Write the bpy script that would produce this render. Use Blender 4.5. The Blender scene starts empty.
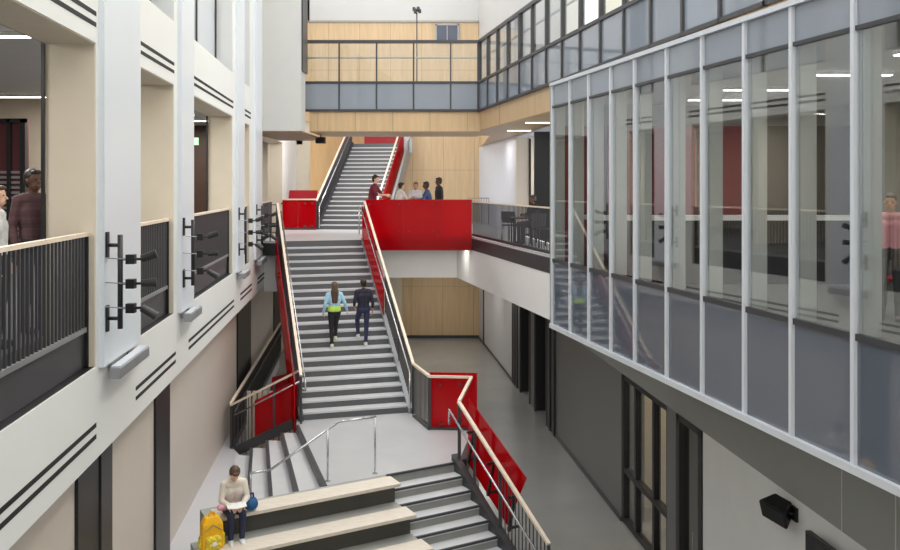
import bpy, bmesh, math, random
from mathutils import Vector, Matrix, Euler
random.seed(7)
S = bpy.context.scene
COL = S.collection
E = 6.525            # camera height over the lower ground floor; heights below are written relative to the eye
# ---- levels, relative to the eye
GF, LF, LAND, L2, L3 = -6.525, -5.865, -5.04, -1.575, 2.73
R, T = .165, .29
# ------------------------------------------------------------------ materials
MATS = {}
def srgb(r, g, b):
    f = lambda c: (c/255/12.92 if c/255 <= .04045 else ((c/255+.055)/1.055)**2.4)
    return (f(r), f(g), f(b), 1)
def mat(name, rgb, rough=.5, metal=0., noise=.06, scale=3., bump=0., coat=0., stretch=None, spec=None):
    if name in MATS: return MATS[name]
    m = bpy.data.materials.new(name); m.use_nodes = True
    nt = m.node_tree; p = nt.nodes['Principled BSDF']
    c = srgb(*rgb)
    tc = nt.nodes.new('ShaderNodeTexCoord'); mp = nt.nodes.new('ShaderNodeMapping')
    if stretch: mp.inputs['Scale'].default_value = stretch
    nz = nt.nodes.new('ShaderNodeTexNoise'); nz.inputs['Scale'].default_value = scale; nz.inputs['Detail'].default_value = 5
    nt.links.new(tc.outputs['Object'], mp.inputs[0]); nt.links.new(mp.outputs[0], nz.inputs['Vector'])
    cr = nt.nodes.new('ShaderNodeValToRGB')
    cr.color_ramp.elements[0].position = .3; cr.color_ramp.elements[1].position = .7
    cr.color_ramp.elements[0].color = tuple(max(0, v*(1-noise)) for v in c[:3])+(1,)
    cr.color_ramp.elements[1].color = tuple(min(1, v*(1+noise)) for v in c[:3])+(1,)
    nt.links.new(nz.outputs['Fac'], cr.inputs[0]); nt.links.new(cr.outputs[0], p.inputs['Base Color'])
    p.inputs['Roughness'].default_value = rough; p.inputs['Metallic'].default_value = metal
    if coat: p.inputs['Coat Weight'].default_value = coat; p.inputs['Coat Roughness'].default_value = .04
    if spec is not None: p.inputs['Specular IOR Level'].default_value = spec
    if bump:
        b = nt.nodes.new('ShaderNodeBump'); b.inputs['Strength'].default_value = bump; b.inputs['Distance'].default_value = .01
        nt.links.new(nz.outputs['Fac'], b.inputs['Height']); nt.links.new(b.outputs[0], p.inputs['Normal'])
    MATS[name] = m
    return m
def glass(name, tint, ior=1.5, rough=.0):
    m = bpy.data.materials.new(name); m.use_nodes = True; nt = m.node_tree
    for n in list(nt.nodes): nt.nodes.remove(n)
    o = nt.nodes.new('ShaderNodeOutputMaterial'); mx = nt.nodes.new('ShaderNodeMixShader')
    t = nt.nodes.new('ShaderNodeBsdfTransparent'); g = nt.nodes.new('ShaderNodeBsdfGlossy')
    t.inputs[0].default_value = (*tint, 1); g.inputs['Roughness'].default_value = rough
    # Schlick reflectance that is the same from either face of the pane
    ge = nt.nodes.new('ShaderNodeNewGeometry'); dt = nt.nodes.new('ShaderNodeVectorMath'); dt.operation = 'DOT_PRODUCT'
    nt.links.new(ge.outputs['Normal'], dt.inputs[0]); nt.links.new(ge.outputs['Incoming'], dt.inputs[1])
    def mth(op, a, b):
        n = nt.nodes.new('ShaderNodeMath'); n.operation = op
        for i, v in enumerate((a, b)):
            if v is None: continue
            if isinstance(v, float): n.inputs[i].default_value = v
            else: nt.links.new(v, n.inputs[i])
        return n.outputs[0]
    f0 = float(ior)
    x = mth('POWER', mth('SUBTRACT', 1., mth('ABSOLUTE', dt.outputs['Value'], None)), 5.)
    fac = mth('ADD', mth('MULTIPLY', x, 1.-f0), f0)
    nt.links.new(fac, mx.inputs[0]); nt.links.new(t.outputs[0], mx.inputs[1]); nt.links.new(g.outputs[0], mx.inputs[2])
    nt.links.new(mx.outputs[0], o.inputs[0]); MATS[name] = m
    return m
def emit(name, rgb, s):
    m = bpy.data.materials.new(name); m.use_nodes = True
    p = m.node_tree.nodes['Principled BSDF']
    p.inputs['Base Color'].default_value = (.9, .9, .9, 1)
    p.inputs['Emission Color'].default_value = srgb(*rgb); p.inputs['Emission Strength'].default_value = s
    MATS[name] = m
    return m
def redglass(name, rgb, trans):
    m = bpy.data.materials.new(name); m.use_nodes = True; nt = m.node_tree
    p = nt.nodes['Principled BSDF']; p.inputs['Base Color'].default_value = srgb(*rgb)
    p.inputs['Roughness'].default_value = .12; p.inputs['Coat Weight'].default_value = .3
    tr = nt.nodes.new('ShaderNodeBsdfTranslucent'); tr.inputs[0].default_value = srgb(*rgb)
    mx = nt.nodes.new('ShaderNodeMixShader'); mx.inputs[0].default_value = trans
    o = nt.nodes['Material Output']
    nt.links.new(p.outputs[0], mx.inputs[1]); nt.links.new(tr.outputs[0], mx.inputs[2])
    tp = nt.nodes.new('ShaderNodeBsdfTransparent'); tp.inputs[0].default_value = (.8, .02, .05, 1)
    m2 = nt.nodes.new('ShaderNodeMixShader'); m2.inputs[0].default_value = .42
    nt.links.new(mx.outputs[0], m2.inputs[1]); nt.links.new(tp.outputs[0], m2.inputs[2]); nt.links.new(m2.outputs[0], o.inputs[0])
    MATS[name] = m
    return m
def woodpanel(name, rgb, sx, sz):
    """veneer boards with fine grain and dark joints on a grid of sx by sz metres"""
    m = mat(name, rgb, .45, noise=.09, scale=1.2, stretch=(9, 9, .7)); nt = m.node_tree
    p = nt.nodes['Principled BSDF']; cr = p.inputs['Base Color'].links[0].from_node
    tc = nt.nodes['Texture Coordinate']; sep = nt.nodes.new('ShaderNodeSeparateXYZ')
    nt.links.new(tc.outputs['Object'], sep.inputs[0])
    def line(out, step, w):
        a = nt.nodes.new('ShaderNodeMath'); a.operation = 'DIVIDE'; a.inputs[1].default_value = step; nt.links.new(out, a.inputs[0])
        f = nt.nodes.new('ShaderNodeMath'); f.operation = 'FRACT'; nt.links.new(a.outputs[0], f.inputs[0])
        l = nt.nodes.new('ShaderNodeMath'); l.operation = 'LESS_THAN'; l.inputs[1].default_value = w/step; nt.links.new(f.outputs[0], l.inputs[0])
        return l.outputs[0]
    mxm = nt.nodes.new('ShaderNodeMath'); mxm.operation = 'MAXIMUM'
    nt.links.new(line(sep.outputs[0], sx, .018), mxm.inputs[0]); nt.links.new(line(sep.outputs[2], sz, .018), mxm.inputs[1])
    mc = nt.nodes.new('ShaderNodeMixRGB'); mc.inputs[2].default_value = tuple(v*.62 for v in srgb(*rgb)[:3])+(1,)
    nt.links.new(mxm.outputs[0], mc.inputs[0]); nt.links.new(cr.outputs[0], mc.inputs[1]); nt.links.new(mc.outputs[0], p.inputs['Base Color'])
    return m
WHITE = mat('white_render', (226, 227, 226), .6, noise=.02, scale=.8)
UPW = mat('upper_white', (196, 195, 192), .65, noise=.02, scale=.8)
WHITE2 = mat('white_plaster', (236, 236, 234), .65, noise=.02, scale=.8)
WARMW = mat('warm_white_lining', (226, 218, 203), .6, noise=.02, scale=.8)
PANEL = mat('pale_blue_panel', (222, 228, 236), .3, noise=.015, scale=1)
GREYW = mat('grey_wall_board', (104, 104, 103), .4, noise=.03, scale=.6)
GREYW2 = mat('grey_bulkhead_board', (138, 140, 136), .5, noise=.02, scale=.6)
SOFT = mat('light_grey_board', (190, 190, 190), .5, noise=.02, scale=.6)
CONC = mat('polished_concrete', (140, 140, 137), .22, noise=.09, scale=.7, coat=.12)
CONCL = mat('pale_concrete_floor', (200, 200, 204), .35, noise=.03, scale=.7)
LANDM = mat('landing_concrete', (186, 187, 189), .3, noise=.06, scale=1.1)
TREAD = mat('stair_tread_grey', (205, 206, 208), .35, noise=.05, scale=2.5)
RISER = mat('stair_riser_grey', (92, 94, 97), .45, noise=.04, scale=3)
RISL = mat('step_riser_concrete', (140, 142, 138), .5, noise=.06, scale=3)
NOSE = mat('dark_nosing_strip', (62, 64, 68), .5)
DARK = mat('dark_grey_steel', (66, 66, 69), .4, metal=.2, noise=.03)
BLACK = mat('black_metal', (32, 32, 34), .4, noise=.03)
BAR = mat('charcoal_bar', (72, 72, 76), .35, metal=.3, noise=.02)
STEEL = mat('brushed_steel', (200, 202, 206), .25, metal=.85, noise=.03)
SILV = mat('silver_mullion', (216, 220, 226), .35, metal=.1, noise=.02)
GREYM = mat('mid_grey_metal', (150, 152, 155), .35, metal=.4)
WOODR = mat('maple_rail', (230, 214, 194), .4, noise=.08, scale=4, stretch=(1, 1, 5))
BENCH = mat('bleached_wood', (220, 210, 196), .5, noise=.08, scale=5, stretch=(1, 6, 6))
WOODP = woodpanel('maple_wall_panel', (204, 176, 138), 1.32, 2.2)
WOODF = woodpanel('maple_fascia', (204, 174, 134), 1.1, 9)
SLOT = mat('black_slot', (24, 24, 26), .7)
SPAN = mat('grey_spandrel_glass', (98, 105, 116), .04, noise=.01, coat=.5, spec=.6)
SPANL = mat('pale_spandrel_glass', (138, 146, 156), .05, noise=.01, coat=.5)
PANE = glass('clear_pane', (.89, .91, .91), .13)
PANE2 = glass('pale_pane', (.95, .97, .98), .05)
FROST = mat('frosted_pane', (205, 210, 218), .25, noise=.01)
RED = redglass('red_glass', (222, 14, 32), .4)
REDD = mat('red_board', (168, 20, 36), .4, noise=.03)
LAMP = emit('lamp_white', (255, 248, 235), 9)
LAMPW = emit('lamp_warm', (255, 226, 170), 6)
INT = mat('interior_beige', (214, 203, 184), .6, noise=.03)
CEIL = mat('interior_ceiling', (186, 184, 182), .7, noise=.02)
CARPET = mat('interior_carpet', (92, 92, 94), .9, noise=.1, scale=12)
DWOOD = mat('dark_walnut', (70, 48, 34), .5, noise=.15, scale=4, stretch=(6, 6, 1))
# ------------------------------------------------------------------ mesh builder
class MB:
    def __init__(s): s.v = []; s.f = []
    def add(s, vs, fs):
        n = len(s.v); s.v += [Vector(v) for v in vs]; s.f += [tuple(i+n for i in f) for f in fs]; return s
    HEX = [(0, 3, 2, 1), (4, 5, 6, 7), (0, 1, 5, 4), (1, 2, 6, 5), (2, 3, 7, 6), (3, 0, 4, 7)]
    def hexa(s, b, t): return s.add(list(b)+list(t), MB.HEX)
    def box(s, x0, x1, y0, y1, z0, z1):
        q = [(x0, y0), (x1, y0), (x1, y1), (x0, y1)]
        return s.hexa([(*p, z0) for p in q], [(*p, z1) for p in q])
    def obox(s, o, a, b, a0, a1, b0, b1, z0, z1):
        """box in a turned frame: o origin (x,y), a and b horizontal unit vectors"""
        P = lambda i, j, z: (o[0]+a[0]*i+b[0]*j, o[1]+a[1]*i+b[1]*j, z)
        q = [(a0, b0), (a1, b0), (a1, b1), (a0, b1)]
        return s.hexa([P(i, j, z0) for i, j in q], [P(i, j, z1) for i, j in q])
    def pbox(s, pl, y0, y1, o0, o1, z0, z1):
        """box lying along the wall plane x = A + B*y, from offset o0 to o1"""
        A, B = pl; q = [(A+B*y0+o0, y0), (A+B*y0+o1, y0), (A+B*y1+o1, y1), (A+B*y1+o0, y1)]
        return s.hexa([(*p, z0) for p in q], [(*p, z1) for p in q])
    def prism(s, poly, z0, z1):
        n = len(poly); vs = [(*p, z0) for p in poly]+[(*p, z1) for p in poly]
        fs = [tuple(reversed(range(n))), tuple(range(n, 2*n))]+[(i, (i+1) % n, n+(i+1) % n, n+i) for i in range(n)]
        return s.add(vs, fs)
    def tube(s, p, q, r, r2=None, n=10):
        p, q = Vector(p), Vector(q); r2 = r if r2 is None else r2
        d = (q-p).normalized(); a = d.orthogonal().normalized(); b = d.cross(a)
        vs = []
        for c, rr in ((p, r), (q, r2)):
            vs += [c+(a*math.cos(2*math.pi*i/n)+b*math.sin(2*math.pi*i/n))*rr for i in range(n)]
        fs = [tuple(reversed(range(n))), tuple(range(n, 2*n))]+[(i, (i+1) % n, n+(i+1) % n, n+i) for i in range(n)]
        return s.add(vs, fs)
    def path(s, pts, r, n=10):
        for a, b in zip(pts, pts[1:]): s.tube(a, b, r, n=n)
        for p in pts[1:-1]: s.ball(p, (r*1.02,)*3, 8, 5)
        return s
    def bar(s, p, q, w, h, ext=0.):
        """rectangular bar, w across (horizontal), h high (square to its run)"""
        p, q = Vector(p), Vector(q); d = (q-p).normalized(); p = p-d*ext; q = q+d*ext
        a = d.cross(Vector((0, 0, 1)))
        a = a.normalized() if a.length > 1e-4 else Vector((1, 0, 0))
        u = a.cross(d)
        k = [(-w/2, -h/2), (w/2, -h/2), (w/2, h/2), (-w/2, h/2)]
        return s.hexa([p+a*i+u*j for i, j in k], [q+a*i+u*j for i, j in k])
    def ball(s, c, r, nu=14, nv=9, M=None):
        c = Vector(c); vs = []; 
        for j in range(1, nv):
            th = math.pi*j/nv
            for i in range(nu):
                ph = 2*math.pi*i/nu
                v = Vector((r[0]*math.sin(th)*math.cos(ph), r[1]*math.sin(th)*math.sin(ph), r[2]*math.cos(th)))
                vs.append(c+(M @ v if M else v))
        t = Vector((0, 0, r[2])); 
        vs += [c+(M @ t if M else t), c-(M @ t if M else t)]
        fs = []
        for j in range(nv-2):
            for i in range(nu):
                fs.append((j*nu+i, (j+1)*nu+i, (j+1)*nu+(i+1) % nu, j*nu+(i+1) % nu))
        top, bot = len(vs)-2, len(vs)-1
        for i in range(nu):
            fs.append((top, i, (i+1) % nu)); fs.append((bot, (nv-2)*nu+(i+1) % nu, (nv-2)*nu+i))
        return s.add(vs, fs)
    def cap(s, p, q, r, r2=None, n=12):
        """tapered limb with rounded ends"""
        r2 = r if r2 is None else r2
        s.tube(p, q, r, r2, n); s.ball(p, (r,)*3, n, 8); s.ball(q, (r2,)*3, n, 8); return s
    def mesh(s, name, m, shift=None):
        me = bpy.data.meshes.new(name)
        sh = Vector(shift) if shift is not None else Vector()
        me.from_pydata([v-sh for v in s.v], [], s.f)
        bm = bmesh.new(); bm.from_mesh(me); bmesh.ops.recalc_face_normals(bm, faces=bm.faces); bm.to_mesh(me); bm.free()
        for k in (m if isinstance(m, (list, tuple)) else [m]): me.materials.append(k)
        return me
    def part(s, name, m, parent, label=None, smooth=False, bevel=0., up=None):
        """a part; world-placed things keep eye-relative heights, the parent's base is taken off"""
        base = ROOTS.get(parent.name, ROOTS.get(up.name) if up else None)
        if base is None: base = Vector()
        me = s.mesh(name, m, base); o = bpy.data.objects.new(name, me); COL.objects.link(o); o.parent = parent
        ROOTS[o.name] = base
        if label: o['label'] = label
        fin(o, smooth, bevel)
        return o
    def top(s, name, m, label=None, cat=None, group=None, kind=None, smooth=False, bevel=0.):
        """a top-level one-mesh object with its origin at its base"""
        xs = [v.x for v in s.v]; ys = [v.y for v in s.v]; zs = [v.z for v in s.v]
        b = Vector(((min(xs)+max(xs))/2, (min(ys)+max(ys))/2, min(zs)))
        o = bpy.data.objects.new(name, s.mesh(name, m, b)); COL.objects.link(o); o.location = b+Vector((0, 0, E))
        ROOTS[o.name] = b
        tag(o, label, cat, group, kind); fin(o, smooth, bevel)
        return o
ROOTS = {}
def fin(o, smooth, bevel):
    if smooth:
        for p in o.data.polygons: p.use_smooth = True
    if bevel:
        b = o.modifiers.new('bevel', 'BEVEL'); b.width = bevel; b.segments = 2; b.limit_method = 'ANGLE'
def tag(o, label=None, cat=None, group=None, kind=None):
    for k, v in (('label', label), ('category', cat), ('group', group), ('kind', kind)):
        if v: o[k] = v
    return o
def thing(name, loc, label, cat, group=None, rz=0., local=False, kind=None):
    o = bpy.data.objects.new(name, None); COL.objects.link(o); o.empty_display_size = .1
    o.location = Vector(loc)+Vector((0, 0, E)); o.rotation_euler = (0, 0, rz)
    ROOTS[o.name] = Vector() if local else Vector(loc)
    return tag(o, label, cat, group, kind)
def dup(o, off):
    c = o.copy(); COL.objects.link(c); c.location = o.location+Vector(off); return c
def wallgrid(pl, ys, zs, solid, o0, o1):
    """one continuous wall along a plane with openings cut through"""
    mb = MB(); A, B = pl
    P = lambda y, o, z: (A+B*y+o, y, z)
    ok = lambda i, j: 0 <= i < len(ys)-1 and 0 <= j < len(zs)-1 and solid((ys[i]+ys[i+1])/2, (zs[j]+zs[j+1])/2)
    for i in range(len(ys)-1):
        for j in range(len(zs)-1):
            if not ok(i, j): continue
            a, b, c, d = ys[i], ys[i+1], zs[j], zs[j+1]
            for o in (o0, o1): mb.add([P(a, o, c), P(b, o, c), P(b, o, d), P(a, o, d)], [(0, 1, 2, 3)])
            for di, dj, (p, q) in ((-1, 0, ((a, c), (a, d))), (1, 0, ((b, c), (b, d))), (0, -1, ((a, c), (b, c))), (0, 1, ((a, d), (b, d)))):
                if not ok(i+di, j+dj):
                    mb.add([P(p[0], o0, p[1]), P(q[0], o0, q[1]), P(q[0], o1, q[1]), P(p[0], o1, p[1])], [(0, 1, 2, 3)])
    me = {}; 
    # weld
    vs = []; idx = []
    for v in mb.v:
        k = tuple(round(c, 4) for c in v)
        if k not in me: me[k] = len(vs); vs.append(v)
        idx.append(me[k])
    mb.v = vs; mb.f = [tuple(idx[i] for i in f) for f in mb.f]
    return mb
FAC = (-2.78, -.104)         # left facade
LOW = (-3.12, -.104)         # left ground floor wall under it
RW = (5.076, -.106)          # right wall
BOXP = (5.043, -.229)        # glazed box
GUP = (6.618, -.229)         # right gallery edge
L3P = (5.86, -.2)            # upper right corridor
def px(pl, y, o=0.): return pl[0]+pl[1]*y+o
# =================================================================== THE SETTING
TOPZ = 9.0
# --- left facade with its deep openings
BAYS = [(3.2, 8.9), (10.7, 12.6), (14.0, 18.3), (19.86, 21.1), (22.7, 29.9)]
def fac_solid(y, z):
    for a, b in BAYS:
        if a < y < b and (-1.906 < z < 1.487 or (2.42 < z < 5.8 and y < 22)): return False
    return True
ys = sorted({-3., 36.3, *[v for b in BAYS for v in b]})
wallgrid(FAC, ys, [-2.835, -1.906, 1.487, 2.42, 5.8, TOPZ], fac_solid, -.52, 0).top('wall_left', WHITE, kind='structure')
# ground floor wall below it, with dark pilasters
wallgrid(LOW, [-3., 36.5], [GF, -2.9], lambda y, z: True, -.3, 0).top('wall_left_lower', mat('lower_wall_plaster', (208, 199, 190), .6, noise=.02, scale=.6), kind='structure')
for k, (a, b) in enumerate([(9.24, 9.96), (10.0, 10.44), (12.75, 13.67), (21.2, 23.7), (30.0, 32.7)]):
    MB().pbox(LOW, a, b, -.02, .04+.02*(k == 1), LF, -2.835).top('trim_%d' % (k+1), BLACK if k != 1 else mat('dark_jamb', (52, 52, 55), .4), kind='structure')
# soffit strip under the facade
MB().pbox(FAC, -3., 36.3, -.5, 0, -2.87, -2.835).top('ceiling', WHITE, kind='structure')
# left rooms
q = lambda y, o: (px(FAC, y)+o, y)
MB().prism([q(-3, -.52), q(36.3, -.52), (-13, 36.3), (-13, -3)], -1.9, L2).top('floor', CARPET, kind='structure')
MB().pbox(FAC, -3, 36.3, -.52, -.02, -1.93, -1.906).top('floor', BLACK, kind='structure')
MB().prism([q(-3, -.52), q(36.3, -.52), (-13, 36.3), (-13, -3)], 1.9, 2.1).top('ceiling', CEIL, kind='structure')
MB().prism([q(-3, -.52), q(36.3, -.52), (-13, 36.3), (-13, -3)], 6.0, 6.2).top('ceiling', CEIL, kind='structure')
MB().box(-13.2, -13, -3, 36.3, -1.9, TOPZ).top('wall_left_inner', INT, kind='structure')
MB().box(-13, -6.0, 36.3, 36.5, -1.9, TOPZ).top('wall_left_inner', INT, kind='structure')
MB().box(-13, -7.6, 19.0, 19.15, L2, 1.9).top('wall_partition', INT, kind='structure')
MB().box(-13, -6.25, 27.2, 27.35, L2, 1.9).top('wall_partition', DWOOD, kind='structure')
# inner frames, and added linings that carry warm room light in their beige
n = 6
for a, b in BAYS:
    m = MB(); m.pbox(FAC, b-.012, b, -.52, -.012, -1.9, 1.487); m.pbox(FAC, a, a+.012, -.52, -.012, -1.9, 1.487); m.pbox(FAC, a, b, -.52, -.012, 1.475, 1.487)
    m.top('trim_%d' % n, mat('warm_light_lining', (216, 205, 186), .6, noise=.02), kind='structure'); n += 1
for a, b in BAYS[:4]:
    m = MB(); 
    for y in (a+.03, b-.03): m.pbox(FAC, y-.02, y+.02, -.56, -.525, L2, 1.487)
    m.pbox(FAC, a, b, -.56, -.525, 1.487, 1.52); m.top('trim_%d' % n, BLACK, kind='structure'); n += 1
# upper windows of the left facade
for k, (a, b) in enumerate(BAYS[:4]):
    w = thing('window_%d' % (k+1), (px(FAC, (a+b)/2, -.4), (a+b)/2, 2.42), None, None, kind='structure')
    f = MB()
    for y in (a+.04, (a+b)/2, b-.04): f.pbox(FAC, y-.035, y+.035, -.42, -.34, 2.42, 5.8)
    f.pbox(FAC, a, b, -.42, -.34, 2.42, 2.5); f.part('frame', DARK, w)
    MB().pbox(FAC, a, b, -.39, -.37, 2.42, 5.8).part('pane', FROST, w)
    MB().pbox(FAC, a+.02, b-.02, -.34, -.06, 2.42, 2.46).part('sill', GREYM, w)
# --- floors
MB().box(-9, 9, -4, 40, GF-.2, GF).top('floor', CONC, kind='structure')
MB().prism([(px(LOW, 11.2), 11.2), (-3.9, 12.6), (-3.35, 15.3), (-4.25, 17.9), (-4.87, 19.0), (px(LOW, 30.5)+.16, 30.5), (px(LOW, 30.5), 30.5)], GF, LF).top('floor_left', CONCL, kind='structure')
# landing of the main stair at mid height
LPOLY = [(-3.33, 18.6), (-3.23, 17.85), (-2.11, 14.23), (.0763, 15.44), (.30, 15.5), (.60, 17.55), (-.36, 17.6), (-.72, 18.5), (-.9, 19.0)]
MB().prism(LPOLY, GF, LAND).top('floor_landing', LANDM, kind='structure')
MB().prism([(.17, 15.45), (.30, 15.5), (.60, 17.55), (-.36, 17.62), (-.72, 18.5), (-.82, 18.5), (-.46, 17.5), (.46, 17.43)], LAND-.25, LAND+.04).top('trim_%d' % n, DARK, kind='structure'); n += 1
# upper landing / gallery floor on level two
h = Vector((-.2763, .961)); w = Vector((.961, .2763)); TC = Vector((-3.65, 24.1))
HP = lambda a, b: tuple(TC+w*a+h*b)      # a across the stair, b up its heading
TL, TR = HP(-1.145, 0), HP(1.145, 0)
g0, g1 = (px(GUP, 25.97), 25.97), (px(GUP, 14.6), 14.6)
gal = [(px(FAC, 23.95), 23.95), TL, TR, (-2.5, 25.97), g0, g1, (px(RW, 14.6), 14.6), (px(RW, 36.2), 36.2), (-6.55, 36.2), (px(FAC, 35.2), 35.2)]
MB().prism(gal, L2-.06, L2).top('floor_gallery', CONCL, kind='structure')
MB().prism(gal, L2-.415, L2-.06).top('trim_%d' % n, DARK, kind='structure'); n += 1
bulk = [(px(FAC, 24.25), 24.25), (-4.75, 24.25), (-3.2, 27.9), (px(GUP, 27.9), 27.9), (px(GUP, 14.62)+.02, 14.62), (px(RW, 14.62), 14.62), (px(RW, 36.2), 36.2), (-6.5, 36.2)]
MB().prism(bulk, -3.04, L2-.415).top('wall_gallery_edge', mat('bright_white', (243, 242, 239), .6, noise=.01), kind='structure')
# --- back wall
MB().box(-2.05, 1.4, 36.25, 36.5, GF, -3.04).top('wall_back_lower', WOODP, kind='structure')
MB().box(-7, -2.05, 36.25, 36.5, GF, -3.04).top('wall_back_lower', INT, kind='structure')
MB().box(-1.98, 1.4, 36.25, 36.5, L2, L3-.4).top('wall_back', WOODP, kind='structure')
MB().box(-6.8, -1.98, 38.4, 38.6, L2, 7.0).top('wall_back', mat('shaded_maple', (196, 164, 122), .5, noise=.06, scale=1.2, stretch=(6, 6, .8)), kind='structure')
MB().box(-2.1, -1.98, 36.4, 38.5, L2, L3).top('wall_back', WOODP, kind='structure')
MB().box(-6.3, 1.22, 36.2, 36.45, L3-.05, 7.0).top('wall_back_upper', WOODP, kind='structure')
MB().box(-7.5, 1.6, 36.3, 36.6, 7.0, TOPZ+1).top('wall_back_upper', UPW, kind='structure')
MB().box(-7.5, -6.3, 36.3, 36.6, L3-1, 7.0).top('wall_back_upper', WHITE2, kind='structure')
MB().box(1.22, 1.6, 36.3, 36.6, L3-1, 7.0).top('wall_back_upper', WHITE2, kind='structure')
MB().box(-6.3, 1.22, 36.14, 36.2, 6.93, 7.0).top('trim_%d' % n, GREYM, kind='structure'); n += 1
MB().box(-2.05, 1.36, 36.2, 36.25, GF, GF+.12).top('baseboard_back', DARK, kind='structure')
# --- right wall: ground floor
OPN = [(12.58, 13.6, GF-.1, -3.65), (14.05, 16.5, GF-.1, -3.65), (23.0, 24.65, GF-.1, -3.3), (25.3, 26.9, GF-.1, -3.3)]
def rw_solid(y, z): return not any(a < y < b and c < z < d for a, b, c, d in OPN)
def rwall(ya, yb, za, zb, name, m):
    yy = sorted({ya, yb, *[v for a, b, c, d in OPN for v in (a, b) if ya < v < yb]})
    zz = sorted({za, zb, *[v for a, b, c, d in OPN for v in (c, d) if za < v < zb]})
    wallgrid(RW, yy, zz, rw_solid, 0, .45).top(name, m, kind='structure')
rwall(-3., 12.58, GF, -3.65, 'wall_right', mat('dull_white_wall', (214, 214, 212), .6, noise=.02))
rwall(12.58, 28.2, GF, -3.65, 'wall_right', GREYW)
rwall(-3., 28.2, -3.65, -2.42, 'wall_right', GREYW2)
rwall(28.2, 36.25, GF, -2.42, 'wall_right', SOFT)
for y in (6.0, 8.05, 8.95):
    MB().pbox(RW, y-.006, y+.006, -.004, .01, -3.65, -2.45).top('trim_%d' % n, SOFT, kind='structure'); n += 1
MB().pbox(RW, 16.5, 23., -.02, 0, GF, GF+.09).top('baseboard_right', DARK, kind='structure')
MB().pbox(RW, 28.2, 36.2, -.02, 0, GF, GF+.09).top('baseboard_right', DARK, kind='structure')
# ground floor glazing and door
wd = thing('window_5', (px(RW, 15.3, .1), 15.3, GF), None, None, kind='structure')
f = MB()
for y in (14.09, 14.78, 15.75, 16.44): f.pbox(RW, y-.05, y+.05, .02, .14, GF, -3.65)
for z in (GF+.06, -5.5, -3.71): f.pbox(RW, 14.05, 16.5, .02, .14, z-.05, z+.05)
f.part('frame', BLACK, wd)
MB().pbox(RW, 14.05, 16.5, .07, .08, GF, -3.65).part('pane', PANE, wd)
dr = thing('door_1', (px(RW, 13.1, .1), 13.1, GF), None, None, kind='structure')
f = MB()
for y in (12.65, 13.53): f.pbox(RW, y-.07, y+.07, -.02, .14, GF, -3.65)
f.pbox(RW, 12.58, 13.6, -.02, .14, -3.74, -3.65); f.pbox(RW, 12.58, 13.6, -.02, .14, GF, GF+.12); f.part('frame', BLACK, dr)
MB().pbox(RW, 12.7, 13.5, .06, .07, GF+.1, -3.74).part('pane', PANE, dr)
MB().tube((px(RW, 12.82, -.05), 12.82, GF+.9), (px(RW, 12.82, -.05), 12.82, GF+1.3), .015).part('door_handle', STEEL, dr)
# room behind that glazing
MB().pbox(RW, 12., 18., 2.4, 2.5, GF, -3.0).top('wall_right_inner', INT, kind='structure')
MB().pbox(RW, 17.2, 17.3, .45, 2.4, GF, -3.0).top('wall_right_inner', INT, kind='structure')
MB().pbox(RW, 11.9, 12., .45, 2.4, GF, -3.0).top('wall_right_inner', INT, kind='structure')
MB().pbox(RW, 12., 17.2, .45, 2.4, -3.1, -3.0).top('ceiling', CEIL, kind='structure')
# dark alcoves with door leaves
for k, (a, b) in enumerate([(23.0, 24.65), (25.3, 26.9)]):
    d = thing('door_%d' % (k+2), (px(RW, b, .3), b, GF), None, None, kind='structure')
    MB().pbox(RW, b-.06, b, .0, .62, GF, -3.3).part('door_leaf', BLACK, d)
    MB().pbox(RW, a, b, .55, .62, GF, -3.3).part('back_panel', BLACK, d)
    MB().pbox(RW, a, a+.09, -.03, .5, GF, -3.3).part('jamb', DARK, d)
    MB().pbox(RW, b-.16, b-.08, -.05, -.0, GF, -3.25).part('jamb', DARK, d)
for y in (22.1, 22.6, 27.35, 27.75, 28.1):
    MB().pbox(RW, y-.07, y+.07, -.05, .02, GF, -2.6).top('trim_%d' % n, DARK if y > 25 else BLACK, kind='structure'); n += 1
MB().pbox(RW, 34.7, 34.85, -.04, .02, GF, -2.8).top('trim_%d' % n, DARK, kind='structure'); n += 1
# --- right wall: level two and up
wallgrid(RW, [20.5, 27.7, 36.3], [L2, 1.56, L3-1.13], lambda y, z: not (y < 27.7 and z < 1.56), 0, .4).top('wall_right', mat('cool_white_wall', (216, 224, 236), .4, noise=.02), kind='structure')
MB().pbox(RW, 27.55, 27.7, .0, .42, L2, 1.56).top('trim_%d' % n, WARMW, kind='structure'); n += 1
MB().pbox(RW, 24.9, 25.0, .04, .6, L2, 1.56).top('wall_right_inner', BLACK, kind='structure')
MB().pbox(RW, 27.5, 27.58, .4, .46, L2, 1.5).top('trim_%d' % n, BLACK, kind='structure'); n += 1
MB().box(2.4, 7.5, 30.0, 30.15, L2, 1.9).top('wall_right_inner', INT, kind='structure')
MB().pbox(RW, 20.5, 30.0, .4, 4, 1.56, 1.62).top('ceiling', CEIL, kind='structure')
MB().pbox(RW, 20.5, 30.2, .4, 4, L2-.1, L2).top('floor', CARPET, kind='structure')
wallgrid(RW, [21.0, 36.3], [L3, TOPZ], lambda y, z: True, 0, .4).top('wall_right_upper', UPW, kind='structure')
wallgrid(RW, [-3, 21.0], [L3, TOPZ], lambda y, z: True, .8, 1.2).top('wall_right_upper', mat('cream_wall', (236, 228, 206), .6, noise=.03), kind='structure')
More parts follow.
